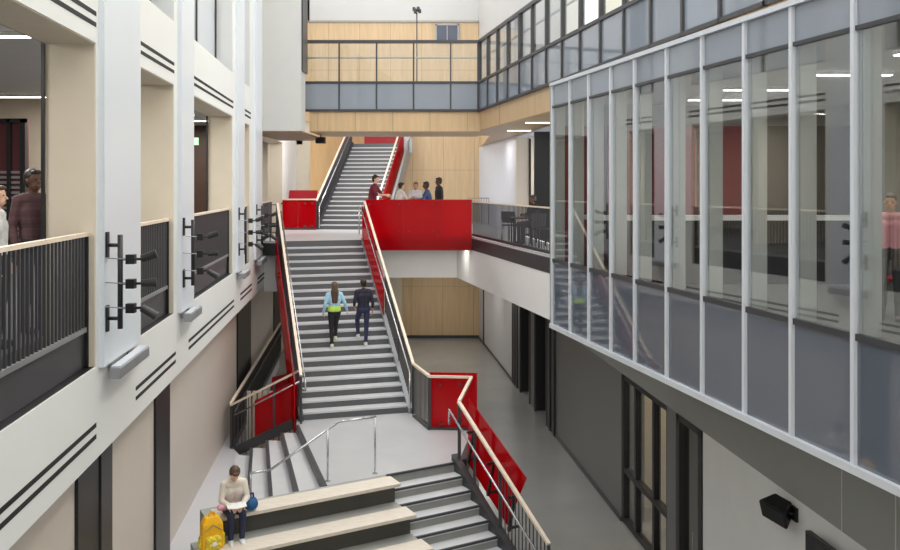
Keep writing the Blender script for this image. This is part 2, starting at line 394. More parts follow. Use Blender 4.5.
# --- level three: right corridor slab and its wood fascia
c3 = [(px(L3P, 25.2)+.03, 25.2), (px(L3P, -3)+.03, -3), (px(RW, -3, 3), -3), (px(RW, 36.2), 36.2), (1.3, 36.2), (1.3, 27.6), (.9, 27.6)]
MB().prism(c3, 2.5, L3).top('floor_upper', CONCL, kind='structure')
c3s = [(px(L3P, 25.2)+.03, 25.2), (px(L3P, -3)+.03, -3), (px(RW, -3, 3), -3), (px(RW, 36.2), 36.2), (1.3, 36.2), (1.3, 27.6), (.9, 27.6)]
MB().prism(c3s, 1.6, 2.5).top('ceiling_wood', WOODF, kind='structure')
# --- unseen wall behind the photographer, added so light comes from above; the far right rooms
MB().box(-13, 9, -4.2, -4, GF, TOPZ).top('wall_front', WHITE2, kind='structure')
# white end wall left of the footbridge
MB().box(-5.4, -4.16, 23.75, 24.45, 1.51, TOPZ).top('wall_bridge_end', mat('grey_white_wall', (202, 201, 198), .6, noise=.01), kind='structure')
MB().box(-4.16, -4.12, 23.8, 24.6, 3.2, TOPZ).top('trim_%d' % n, DARK, kind='structure'); n += 1
MB().box(-5.6, -4.14, 23.76, 28.0, 1.46, 1.51).top('trim_%d' % n, mat('soffit_edge', (120, 96, 70), .5), kind='structure'); n += 1

# =================================================================== FOOTBRIDGE
br = thing('footbridge', (-1.7, 26.2, 1.57), 'footbridge with maple fascia and grey glass balustrade crossing the top of the atrium', 'footbridge')
MB().box(-4.14, .9, 25.03, 27.6, 1.57, 2.22).part('deck_fascia', WOODF, br)
MB().box(-4.14, .9, 25.06, 27.6, 2.22, L3).part('deck', CONCL, br)
for y0 in (25.0,):
    xs = [-4.33, -3.26, -2.16, -1.07, .02, .82]
    for a, b in zip(xs, xs[1:]):
        MB().box(a+.02, b-.02, y0+.0, y0+.03, 2.2, 3.0).part('spandrel_panel', SPANL, br)
        MB().box(a+.02, b-.02, y0+.005, y0+.02, 3.05, 4.17).part('glass_pane', PANE2, br)
    for x in xs: MB().box(x-.022, x+.022, y0-.02, y0+.05, 2.17, 4.22).part('post', DARK, br)
    for z in (2.18, 3.0): MB().box(-4.36, .86, y0-.03, y0+.05, z-.02, z+.05).part('transom', DARK, br)
    MB().box(-4.36, .86, y0-.04, y0+.07, 4.17, 4.26).part('top_rail', DARK, br)
    MB().tube((-4.3, y0+.12, 3.76), (.8, y0+.12, 3.76), .025).part('handrail', GREYM, br)
# upper right corridor glazing
cg = thing('window_6', (px(L3P, 16), 16, 1.6), None, None, kind='structure')
ym = [25.0-1.055*i for i in range(22)]
for a, b in zip(ym, ym[1:]):
    MB().pbox(L3P, b+.02, a-.02, 0, .03, 2.2, 3.0).part('spandrel_panel', SPANL, cg)
    MB().pbox(L3P, b+.02, a-.02, 0, .015, 3.05, 4.17).part('glass_pane', PANE2, cg)
for y in ym: MB().pbox(L3P, y-.03, y+.03, -.04, .07, 2.16, 4.26).part('mullion', DARK, cg)
for z0, z1 in ((2.16, 2.22), (2.99, 3.06), (4.17, 4.26)): MB().pbox(L3P, ym[-1], ym[0], -.04, .06, z0, z1).part('transom', DARK, cg)
MB().pbox(L3P, ym[-1], ym[0], .12, .16, 3.74, 3.78).part('handrail', GREYM, cg)
# small dark window high on the back wall
sw = thing('window_7', (-.13, 36.15, 6.08), None, None, kind='structure')
f = MB()
f.box(-.62, .38, 36.1, 36.2, 6.08, 6.14); f.box(-.62, .38, 36.1, 36.2, 6.78, 6.84); f.box(-.62, -.56, 36.1, 36.2, 6.08, 6.84); f.box(.32, .38, 36.1, 36.2, 6.08, 6.84); f.box(-.14, -.1, 36.1, 36.2, 6.1, 6.8)
f.part('frame', GREYM, sw); MB().box(-.58, .34, 36.13, 36.16, 6.1, 6.82).part('pane', mat('dark_pane', (70, 76, 92), .08), sw)

# =================================================================== GLAZED BOX ON THE RIGHT
gb = thing('window_8', (px(BOXP, 10), 10, -2.41), None, None, kind='structure')
yb = [14.46, 13.64, 12.87, 12.07, 11.31, 10.43, 9.60, 8.77, 8.0, 7.17, 6.4, 5.6, 4.8]
for a, b in zip(yb, yb[1:]):
    MB().pbox(BOXP, b+.02, a-.02, .02, .05, -2.36, -1.31).part('spandrel_panel', SPAN, gb)
    MB().pbox(BOXP, b+.02, a-.02, .02, .035, -1.25, 1.30).part('glass_pane', PANE, gb)
    MB().pbox(BOXP, b+.02, a-.02, .02, .05, 1.34, 1.68).part('header_panel', SPANL, gb)
for y in yb: MB().pbox(BOXP, y-.022, y+.022, -.012, .06, -2.41, 1.72).part('mullion', SILV, gb)
for y in yb: MB().pbox(BOXP, y-.03, y+.03, .07, .22, -1.28, 1.36).part('inner_fin', mat('pale_fin', (206, 208, 202), .5, noise=.02), gb)
MB().pbox(BOXP, yb[-1], 14.5, -.03, .07, -2.43, -2.36).part('bottom_rail', SILV, gb)
MB().pbox(BOXP, yb[-1], 14.5, -.03, .07, 1.68, 1.735).part('top_rail', SILV, gb)
MB().pbox(BOXP, yb[-1], 14.46, .0, .05, -1.31, -1.25).part('transom', DARK, gb)
MB().pbox(BOXP, yb[-1], 14.46, .0, .05, 1.30, 1.34).part('transom', DARK, gb)
q = lambda y, o: (px(BOXP, y)+o, y)
MB().prism([q(14.46, .06), q(4.0, .06), (8.5, 4.0), (8.5, 14.46)], L2-.5, L2).top('floor_box', CARPET, kind='structure')
MB().prism([q(14.46, .02), q(4.0, .02), (8.5, 4.0), (8.5, 14.46)], -2.42, -2.36).top('ceiling_box_soffit', GREYW2, kind='structure')
MB().prism([q(14.46, .06), q(4.0, .06), (8.5, 4.0), (8.5, 14.46)], 1.36, 1.7).top('ceiling_box', CEIL, kind='structure')
MB().box(px(BOXP, 14.46)-.02, 8.5, 14.5, 14.58, -2.42, 1.72).top('wall_box_end', mat('box_end_wall', (150, 152, 148), .6), kind='structure')
MB().box(7.6, 7.75, 4.0, 14.46, L2, 1.4).top('wall_box_back', mat('box_inner_wall', (150, 154, 150), .6), kind='structure')
MB().box(3.9, 7.75, 3.9, 4.0, -2.42, 1.7).top('wall_box_near', INT, kind='structure')
# =================================================================== STAIRS
def flight(root, C, hd, width, n, z_top, r, t, m_t, m_r, sides, soffit=True):
    """n risers going down from z_top; C centre of the top nosing, hd the heading up the flight"""
    hd = Vector(hd).normalized(); ww = Vector((hd.y, -hd.x)); W = width/2
    for k in range(1, n):
        s0, s1 = -(k-1)*t, -k*t
        MB().obox(C, ww, hd, -W, W, s1-.025, s0, z_top-k*r-.04, z_top-k*r).part('tread', m_t, root)
    for k in range(n):
        MB().obox(C, ww, hd, -W, W, -k*t-.012, -k*t+.02, z_top-(k+1)*r, z_top-k*r-(.04 if k else .0)).part('riser', m_r, root)
    L = (n-1)*t; dz = n*r
    def slope(a0, a1, up, dn, name, m):
        P = lambda a, s, z: (C[0]+ww.x*a-hd.x*s, C[1]+ww.y*a-hd.y*s, z)
        g = dz/(L+t)
        b = [P(a0, 0, z_top-dn), P(a1, 0, z_top-dn), P(a1, L+t*.3, z_top-dz-dn+.1), P(a0, L+t*.3, z_top-dz-dn+.1)]
        tt = [P(a0, 0, z_top+up), P(a1, 0, z_top+up), P(a1, L+t*.3, z_top-dz+up+.05), P(a0, L+t*.3, z_top-dz+up+.05)]
        MB().hexa(b, tt).part(name, m, root)
    if soffit: slope(-W, W, -.24, .42, 'soffit', SOFT)
    for sd in sides: slope(*((-W-.1, -W) if sd == 'l' else (W, W+.1)), .06, .42, 'stringer', GREYM if sd == 'r' else DARK)
ms = thing('staircase', (-2.05, 18.5, LAND), 'wide grey staircase of twenty one steps rising from the pale landing to the gallery', 'staircase')
flight(ms, TC, h, 2.29, 21, L2, R, T, TREAD, RISER, 'lr')
uh = Vector((.107, .9943)); UC0 = Vector((-3.62, 30.1)); UC = UC0+uh*(19*.285)
us = thing('staircase', (-3.6, 30.1, L2), 'upper grey staircase seen under the footbridge between dark and red balustrades', 'staircase')
flight(us, UC, uh, 2.0, 20, L2+20*R, R, .285, TREAD, RISER, 'lr')
uw = Vector((uh.y, -uh.x))
MB().obox(UC, uw, uh, -1.1, 1.1, 0, 2.4, 1.45, L2+20*R).part('top_landing', CONCL, us)
rp = thing('glass_guard', (UC.x, UC.y+2.2, L2+20*R), 'red glass guard closing the top landing of the upper staircase', 'guard')
MB().obox(UC, uw, uh, -1.0, 1.0, 2.15, 2.19, L2+20*R, L2+20*R+1.0).part('glass_panel', REDD, rp)
MB().obox(UC, uw, uh, -1.0, 1.0, 2.12, 2.22, L2+20*R+1.0, L2+20*R+1.05).part('top_rail', WOODR, rp)
# --- right lower steps and tiers, in a frame turned to the seating
th = math.radians(29.5); U = Vector((math.cos(th), math.sin(th))); D = Vector((math.sin(th), -math.cos(th))); O = Vector((.0763, 15.44))
ls = thing('staircase', (.6, 14.2, GF), 'flight of nine concrete steps beside the wooden bleachers, going down to the right floor', 'staircase')
for k in range(1, 9):
    z = LAND-k*R
    MB().obox(O, U, D, -1.38, 0, (k-1)*T, k*T+.01, z-.05, z).part('tread', TREAD, ls)
    MB().obox(O, U, D, -1.38, 0, k*T-.03, k*T+.016, z-.028, z+.004).part('nosing', NOSE, ls)
for k in range(9):
    MB().obox(O, U, D, -1.38, 0, k*T-.03, k*T, LAND-(k+1)*R, LAND-k*R-.05*(k > 0)).part('riser', RISL, ls)
MB().obox(O, U, D, -1.35, 0, -.03, .016, LAND-.028, LAND+.004).part('nosing', NOSE, ls)
def P3(s, d, z): p = O+U*s+D*d; return (p.x, p.y, z)
g = R/T
b = [P3(0, -.1, LAND-.5), P3(.13, -.1, LAND-.5), P3(.13, 2.75, LAND-2.75*g-.4), P3(0, 2.75, LAND-2.75*g-.4)]
tt = [P3(0, -.1, LAND+.12), P3(.13, -.1, LAND+.12), P3(.13, 2.75, LAND-2.75*g+.14), P3(0, 2.75, LAND-2.75*g+.14)]
MB().hexa(b, tt).part('stringer', DARK, ls)
# bleacher tiers: concrete platforms, each with a wooden bench board
DW = .58
LEFTS = [-4.55, -4.78, -5.0, -5.2]
for j in range(4):
    z = LAND-2*R*j
    pf = MB().obox(O, U, D, LEFTS[j], -1.38, 0 if j == 0 else DW*j-.19, DW*(j+1)-.2, GF, z)
    bpf = pf.top('bleacher_platform', mat('tier_concrete', (166, 167, 163), .5, noise=.05, scale=2), ['top concrete bleacher tier level with the landing', 'second concrete bleacher tier where the yellow backpack stands', 'third concrete bleacher tier below the backpack', 'lowest concrete bleacher tier at the bottom edge'][j], 'bleacher')
    MB().obox(O, U, D, LEFTS[j]+.005, -1.385, DW*(j+1)-.2, DW*(j+1)-.188, z-2*R, z-.002).part('shade_panel', mat('bench_shade_colour', (84, 82, 76), .6, noise=.05), bpf)  # dark panel carries the shade under the bench overhang in its colour
    bn = thing('bench', P3((LEFTS[j]-1.38)/2, DW*(j+1)-.2, z), ['topmost pale wooden bench board that the reader sits on', 'second pale wooden bench board under the feet of the reader', 'third pale wooden bench board from the top', 'lowest pale wooden bench board'][j], 'bench')
    MB().obox(O, U, D, LEFTS[j]+(.12 if j == 0 else .02), -1.36, DW*(j+1)-.42, DW*(j+1), z, z+.035).part('seat_board', BENCH, bn, bevel=.006)
    MB().obox(O, U, D, LEFTS[j]+.02, -1.37, DW*(j+1)-.03, DW*(j+1)-.003, z-.02, z).part('front_lip', BENCH, bn)
# side steps going down to the left floor, each a wedge between two skewed nosings
NT = [(-3.23, 17.85), (-3.55, 17.85), (-3.87, 17.87), (-4.2, 17.9)]
NB = [(-2.11, 14.23), (-2.50, 14.0), (-2.90, 13.77), (-3.28, 13.55)]
ss = thing('staircase', (-3.6, 16, LF), 'short side steps with dark risers going down left from the landing', 'staircase')
for k in range(3):
    z = LAND-(k+1)*R
    MB().prism([NT[k], NB[k], NB[k+1], NT[k+1]], LF-.1, z).part('tread', TREAD, ss)
MB().prism([NT[3], NB[3], (-3.66, 13.33), (-4.52, 17.95)], LF-.1, LAND-4*R).part('tread', TREAD, ss)
for k in range(4):
    z = LAND-k*R
    a, c = Vector(NT[k]), Vector(NB[k]); nrm = Vector((-(a-c).y, (a-c).x)).normalized()
    e = .012
    MB().prism([tuple(a+nrm*e), tuple(c+nrm*e), tuple(c-nrm*.055), tuple(a-nrm*.055)], z-.05, z+.004).part('nosing', NOSE, ss)
    MB().prism([tuple(a+nrm*.006), tuple(c+nrm*.006), tuple(c-nrm*.02), tuple(a-nrm*.02)], z-R, z-.05).part('riser', RISER, ss)

# =================================================================== GUARDS
def balusters(root, p, q, h0, h1, step, size=.018, m=None, skip=0):
    """square bars along a run from p to q (each x, y, z of the base line); one mesh, copied along"""
    p, q = Vector(p), Vector(q); L = (Vector((q.x, q.y))-Vector((p.x, p.y))).length
    n = max(1, int(L/step)); first = None
    for i in range(n+1):
        c = p+(q-p)*(i/n)
        if first is None:
            first = MB().box(c.x-size/2, c.x+size/2, c.y-size/2, c.y+size/2, c.z+h0, c.z+h1).part('baluster', m or BAR, root); c0 = c
        else: dup(first, c-c0)
def rail(root, pts, hgt, w=.06, hh=.045, m=None, name='wood_rail', label=None):
    mb = MB(); v = [Vector(p)+Vector((0, 0, hgt)) for p in pts]
    for a, b in zip(v, v[1:]): mb.bar(a, b, w, hh, .012)
    return mb.part(name, m or WOODR, root, label)
def slab(root, p, q, off, z0, z1, m=None, name='glass_panel', thick=.015, square=False, label=None):
    """upright panel along p-q moved sideways by off (right of the run), from base+z0 to base+z1"""
    p, q = Vector(p), Vector(q); d = Vector((q.x-p.x, q.y-p.y, 0)).normalized(); sd = Vector((d.y, -d.x, 0))
    a, b = sd*(off-thick/2), sd*(off+thick/2); zz = Vector((0, 0, 1))
    lo0, hi0 = zz*z0, zz*z1; lo1, hi1 = lo0, hi0
    k = Vector()
    if square:
        dd = (q-p).normalized(); nn = sd.cross(dd) ; nn = nn if nn.z > 0 else -nn
        lo0 = lo1 = nn*z0; hi0 = hi1 = nn*z1
    return MB().hexa([p+a+lo0, p+b+lo0, q+b+lo1, q+a+lo1], [p+a+hi0, p+b+hi0, q+b+hi1, q+a+hi1]).part(name, m or RED, root, label)
def V3(p, z): return Vector((p[0], p[1], z))
# main stair: right guard (inner side faces the camera) and left guard (outer side faces it)
Lrun = 20*T; gz = 21*R/Lrun
def MP(a, s): p = TC+w*a-h*s; return V3(p, L2-s*(20*R/(20*T))-R*.0)
for side, a in (('r', 1.245), ('l', -1.215)):
    top, bot = MP(a, -.05), MP(a, Lrun+.25)
    if side == 'r':
        gr = thing('stair_guard', top, 'right balustrade of the main staircase with maple rail, red glass above and dark bars below', 'balustrade')
        bot = MP(a, Lrun+.15); bot.z = LAND+.0
        p1, p2, p3 = V3((-.42, 17.5), LAND), V3((.44, 17.42), LAND), V3((.17, 15.5), LAND)
        top.z = L2+.0
        rail(gr, [top, bot, p1, p2, p3], 1.1)
        mid = top.lerp(bot, .52)
        slab(gr, top.lerp(bot, .01), mid, .07, -.12, 1.02)
        balusters(gr, top.lerp(bot, .5), bot, .08, 1.07, .105)
        balusters(gr, bot, p1, .05, 1.07, .095)
        slab(gr, p1+Vector((0, .12, 0)), p2+Vector((.12, .12, 0)), .0, -.1, 1.16)
        for p in (bot, p1, p3): MB().box(p.x-.03, p.x+.03, p.y-.02, p.y+.02, p.z, p.z+1.08).part('post', DARK, gr)
        for t_ in (.0, .26, .5, .76, 1.): 
            p = top.lerp(bot, t_); MB().box(p.x-.012, p.x+.012, p.y-.03, p.y+.03, p.z, p.z+1.08).part('post', DARK, gr)
        hr = [MP(a-.09, -.4)+Vector((0, 0, -.2)), MP(a-.09, -.1), MP(a-.09, Lrun+.2)]
        hr[0].z = hr[1].z; v = [p+Vector((0, 0, .88)) for p in hr]
        v.append(v[-1]+Vector((0, 0, -.88))); v.insert(0, v[0]+Vector((0, 0, -.8)))
        MB().path(v, .02).part('handrail', STEEL, gr, smooth=True)
        for i, c in enumerate((.25, .75)):
            pp = p1.lerp(p2, c)
            for z in (.12, .92): MB().tube((pp.x, pp.y-.02, pp.z+z), (pp.x, pp.y+.14, pp.z+z), .022).part('fastener', DARK, gr)
    else:
        gl = thing('stair_guard', top, 'left balustrade of the main staircase with maple rail and a long red outer panel', 'balustrade')
        bot.z = LAND; rail(gl, [top, bot], 1.02)
        slab(gl, top.lerp(bot, .16), bot, .13, -.32, .84)
        slab(gl, top.lerp(bot, .0), top.lerp(bot, .3), .02, -.1, .98, DARK, 'dark_panel')
        balusters(gl, top.lerp(bot, .3), bot, .05, 1.0, .21)
        v = [MP(a+.09, 0)+Vector((0, 0, .84)), MP(a+.09, Lrun+.1)+Vector((0, 0, .84))]
        v += [v[-1]+Vector((.05, -.18, -.02)), v[-1]+Vector((.05, -.18, -.25)), v[-1]+Vector((-.1, .0, -.25))]
        MB().path(v, .02).part('handrail', STEEL, gl, smooth=True)
        for t_ in (.0, .33, .66, 1.):
            p = top.lerp(bot, t_); MB().box(p.x-.02, p.x+.02, p.y-.03, p.y+.03, p.z-.1, p.z+1.0).part('post', DARK, gl)
# right guard of the lower steps
gw = thing('stair_guard', P3(.1, 0, LAND), 'balustrade sloping down right of the concrete steps with maple rail and tilted red glass panel', 'balustrade')
a0, a1 = Vector(P3(.1, 0, LAND)), Vector(P3(.1, 2.75, LAND-2.75*g))
rail(gw, [a0, a1], 1.08)
q4 = [(-.02, -5.1), (1.287, -5.79), (1.855, -4.82), (.0, -3.9)]
MB().hexa([P3(.3, d, z) for d, z in q4], [P3(.315, d, z) for d, z in q4]).part('glass_panel', RED, gw)
balusters(gw, a0.lerp(a1, .52), a1, .1, 1.05, .1)
for t_ in (0, .2, .5, 1.):
    p = a0.lerp(a1, t_); MB().box(p.x-.025, p.x+.025, p.y-.025, p.y+.025, p.z, p.z+1.06).part('post', DARK, gw)
for t_ in (.12, .36, .6):
    p = a0.lerp(a1, t_)
    MB().bar(p+Vector((0, 0, .25)), p+Vector((.1, .1, .75)), .03, .05).part('bracket', BLACK, gw)
    for z in (.3, .8): MB().tube(p+Vector((-.02, 0, z)), p+Vector((.2, .12, z)), .025).part('fastener', BLACK, gw)
v = [Vector(P3(-.02, -.15, LAND+.66)), Vector(P3(-.02, -.15, LAND+.92)), Vector(P3(-.02, 2.6, LAND-2.6*g+.84))]
MB().path(v, .02).part('handrail', STEEL, gw, smooth=True)
# guard above the side steps and the long one along the left wall
sg = thing('stair_guard', (-3.3, 18.4, LAND), 'sloping balustrade at the head of the side steps with maple rail and red panel', 'balustrade')
s0, s1 = Vector((-3.28, 18.35, LAND)), Vector((-4.88, 18.95, LF-.06))
rail(sg, [s0, s1], 1.02)
slab(sg, s0.lerp(s1, .0), s0.lerp(s1, .7), .16, .06, .86)
balusters(sg, s0.lerp(s1, .68), s1, .05, 1.0, .08)
MB().path([s0+Vector((.05, -.1, .82)), s1+Vector((.1, -.1, .82))], .018).part('handrail', STEEL, sg, smooth=True)
slab(sg, s0, s1, .0, -.18, .06, DARK, 'base_channel', .08)
for t_ in (.0, .35, 1.):
    p = s0.lerp(s1, t_); MB().box(p.x-.02, p.x+.02, p.y-.02, p.y+.02, p.z, p.z+1.0).part('post', DARK, sg)
wg = thing('wall_guard', (-4.9, 19.0, LF), 'long dark balustrade with maple rail running back along the beige left wall', 'balustrade')
w0, w1 = Vector((-4.88, 18.95, LF)), Vector((-5.98, 30.0, LF))
rail(wg, [w0, w1], 1.0); balusters(wg, w0, w1, .05, .98, .115, size=.03, m=BLACK)
slab(wg, w0, w1, .0, -.1, .06, DARK, 'base_channel', .06)
MB().path([w0+Vector((.08, 0, .8)), w1+Vector((.08, 0, .8))], .018).part('handrail', BAR, wg, smooth=True)
# wooden slats and a red board in the stair well below
sl = thing('slat_screen', (-4.5, 20.3, GF), 'wooden slat screen low in the stair well behind the side steps', 'screen')
for i in range(9): MB().box(-4.85+i*.13, -4.76+i*.13, 20.3, 20.35, GF, GF+1.6).part('slat', INT, sl)
MB().hexa([(-4.7, 21.5, GF), (-3.9, 21.5, GF), (-3.9, 21.56, GF), (-4.7, 21.56, GF)], [(-4.5, 21.5, LF+1.0), (-3.7, 21.5, LF+1.2), (-3.7, 21.56, LF+1.2), (-4.5, 21.56, LF+1.0)]).part('red_board', REDD, sl, 'red board')
# tubular handrail on the landing
hr = thing('handrail', (-2.06, 14.4, LAND), 'free standing stainless steel handrail on the landing above the bleachers', 'handrail')
r0, r1, r2, r3 = Vector((-3.22, 13.72, -4.65)), Vector((-2.95, 13.92, -4.67)), Vector((-1.92, 14.6, -4.07)), Vector((-1.29, 14.85, -4.045))
MB().path([r0, r1, r2, r3], .02).part('top_tube', STEEL, hr, smooth=True)
for x, y, zt in ((-2.08, 14.46, -4.16), (-1.31, 14.84, -4.05)):
    MB().tube((x, y, LAND), (x, y, zt), .018).part('post', STEEL, hr, smooth=True)
    MB().tube((x, y, LAND), (x, y, LAND+.012), .045).part('base_flange', STEEL, hr)
MB().tube((-3.22, 13.73, LAND), (-3.22, 13.73, -4.65), .018).part('post', STEEL, hr, smooth=True)
# --- gallery: red glass front
rg = thing('gallery_guard', (-.95, 25.97, L2-.4), 'bright red glass front of the gallery where people lean, right of the main staircase', 'balustrade')
xs = [-2.62, -1.42, -.37, .67]
for a, b in zip(xs, xs[1:]):
    MB().box(a+.001, b-.001, 25.9, 25.925, -1.99, -.443).part('glass_panel', RED, rg)
    for x in (a+.14, b-.14):
        for z in (-.6, -1.42): MB().tube((x, 25.86, z), (x, 25.97, z), .028).part('fastener', mat('dark_red_steel', (120, 20, 30), .3, metal=.3), rg)
MB().box(-2.5, .67, 25.95, 26.0, -.5, -.455).part('top_rail', REDD, rg)
# --- gallery: dark balustrade along the right corridor
dg = thing('gallery_guard', (px(GUP, 20), 20, L2), 'dark barred balustrade with pale rail along the right gallery corridor', 'balustrade')
c0, c1 = Vector((px(GUP, 25.95, .02), 25.95, L2)), Vector((px(GUP, 15.2, .02), 15.2, L2))
rail(dg, [c0, c1], 1.06, .05, .035); balusters(dg, c0, c1, .08, 1.04, .11, .023)
slab(dg, c0, c1, .0, .02, .09, DARK, 'bottom_rail', .04)
cb = thing('gallery_guard', (1.1, 33, L2), 'low pale barred balustrade at the far end of the right gallery', 'balustrade')
k0, k1 = Vector((.7, 33.5, L2)), Vector((1.5, 33.0, L2))
rail(cb, [k0, k1], 1.06, .05, .035, GREYM); balusters(cb, k0, k1, .05, 1.04, .1, .02, GREYM)
# --- red guards left of the upper staircase
lg = thing('gallery_guard', (-5.35, 30.0, L2), 'red glass guard left of the foot of the upper staircase', 'balustrade')
for a, b in ((-6.0, -5.35), (-5.34, -4.72)): MB().box(a, b, 29.9, 29.93, L2-.05, -.53).part('glass_panel', RED, lg)
for x in (-5.9, -5.1, -4.85):
    for z in (-.65, -1.45): MB().tube((x, 29.86, z), (x, 29.95, z), .035).part('fastener', DARK, lg)
MB().box(-6.02, -4.7, 29.89, 29.95, -.53, -.48).part('top_rail', WOODR, lg)
MB().box(-6.02, -4.7, 29.88, 29.96, L2, L2+.06).part('base_channel', DARK, lg)
lg2 = thing('gallery_guard', (-5.6, 32.4, L2), 'taller red board standing behind the red guard at the upper stair foot', 'balustrade')
MB().hexa([(-6.25, 32.4, L2), (-5.15, 32.4, L2), (-5.15, 32.44, L2), (-6.25, 32.44, L2)], [(-6.12, 32.4, -.2), (-5.05, 32.4, -.2), (-5.05, 32.44, -.2), (-6.12, 32.44, -.2)]).part('board', REDD, lg2)
# --- upper staircase guards
def UPt(a, s): p = UC0+uw*a+uh*s; return V3(p, L2+s*(20*R/(20*.285)))
for side, a in (('l', -1.1), ('r', 1.08)):
    b0, b1 = UPt(a, -.1), UPt(a, 19*.285+.1)
    if side == 'l':
        ug = thing('stair_guard', b0, 'left balustrade of the upper staircase with maple rail and dark bars', 'balustrade')
        rail(ug, [b0, b1], 1.08); balusters(ug, b0, b1, .05, 1.05, .11, .03, BAR)
        slab(ug, b0, b1, -.02, .0, .9, DARK, 'dark_panel')
        MB().path([UPt(a+.09, -.1)+Vector((0, 0, .1)), UPt(a+.09, -.1)+Vector((0, 0, .86)), UPt(a+.09, 19*.285)+Vector((0, 0, .86))], .022).part('handrail', STEEL, ug, smooth=True)
    else:
        ug = thing('stair_guard', b0, 'right balustrade of the upper staircase with pale rail and red glass outside', 'balustrade')
        rail(ug, [b0, b1], 1.08); slab(ug, b0, b1, .1, -.1, 1.0)
        slab(ug, b0+Vector((0, .3, 0)), b1, .3, -.4, .5, GREYM, 'outer_stringer', .06)
        MB().path([UPt(a+.42, .6)+Vector((0, 0, .7)), UPt(a+.42, 19*.285)+Vector((0, 0, .8))], .025).part('handrail', GREYM, ug, smooth=True)
MB().box(-2.0, -1.55, 35.0, 35.3, 1.3, 2.3).top('wall_box', GREYM, 'grey metal cabinet high beside the top of the upper staircase', 'cabinet')
# pipe guard at the landing's left corner
pg = thing('pipe_guard', (-5.05, 23.9, L2), 'short black pipe guard between the white facade and the stair head', 'guard')
pa, pb = Vector((-5.24, 23.95, L2)), Vector((-4.86, 23.8, L2))
for z in (.25, .5, .75, 1.02): MB().tube(pa+Vector((0, 0, z)), pb+Vector((0, 0, z)), .014).part('rail', BAR, pg, smooth=True)
for t_ in (0, .5, 1): p = pa.lerp(pb, t_); MB().tube(p, p+Vector((0, 0, 1.04)), .016).part('post', BAR, pg, smooth=True)
# --- balcony guards in the left facade
names = ['nearest', 'second', 'third', 'fourth', 'farthest']
desc = ['nearest black barred balcony guard in the left facade, in front of the two standing people', 'second balcony guard, behind the nearest spotlight rack', 'third and longest dark balcony guard, behind the second spotlight rack', 'narrow fourth balcony guard between the far spotlight racks', 'farthest balcony guard in the left facade under the footbridge']
for k, (a, b) in enumerate(BAYS):
    a_, b_ = max(a, 5.2)+.02, min(b, 27.)-.02
    bg = thing('balcony_guard', (px(FAC, (a_+b_)/2, -.1), (a_+b_)/2, -1.906), desc[k], 'balustrade')
    p, q_ = Vector((px(FAC, a_, -.1), a_, -1.495)), Vector((px(FAC, b_, -.1), b_, -1.495))
    rail(bg, [p, q_], .98, .06, .04); balusters(bg, p, q_, .0, .97, .095, .022, BAR)
    MB().pbox(FAC, a_, b_, -.115, -.08, -1.53, -1.48).part('bottom_rail', GREYM, bg)
    MB().pbox(FAC, a_, b_, -.14, -.11, -1.9, -1.52).part('kick_panel', BAR, bg)
    MB().pbox(FAC, b_-.03, b_, -.13, -.07, -1.9, -.52).part('post', BLACK, bg)
# --- air slots in the facade
vents = [(3.2, 8.9, 1), (10.7, 12.6, 1), (14.0, 18.4, 1), (20.0, 21.3, 1), (3.2, 8.9, 0), (10.46, 12.7, 0), (13.66, 18.5, 0), (19.5, 21.5, 0), (22.7, 24.4, 0)]
vl = ['pair of black air slots above the nearest balcony opening', 'pair of black air slots above the second balcony opening', 'pair of black air slots above the third balcony opening', 'short pair of black air slots above the narrow fourth opening', 'long pair of black air slots low on the facade below the nearest balcony', 'pair of black air slots below the second balcony', 'pair of black air slots below the third balcony', 'short pair of black air slots below the narrow fourth opening', 'farthest short pair of black air slots below the facade lamps']
for (a, b, up), lb in zip(vents, vl):
    zz = (1.79, 1.675) if up else (-2.51, -2.63)
    t_ = thing('air_slot', (px(FAC, (a+b)/2), (a+b)/2, zz[1]), lb, 'vent')
    for z in zz: MB().pbox(FAC, a, b, -.03, .004, z-.024, z+.024).part('slot', SLOT, t_)
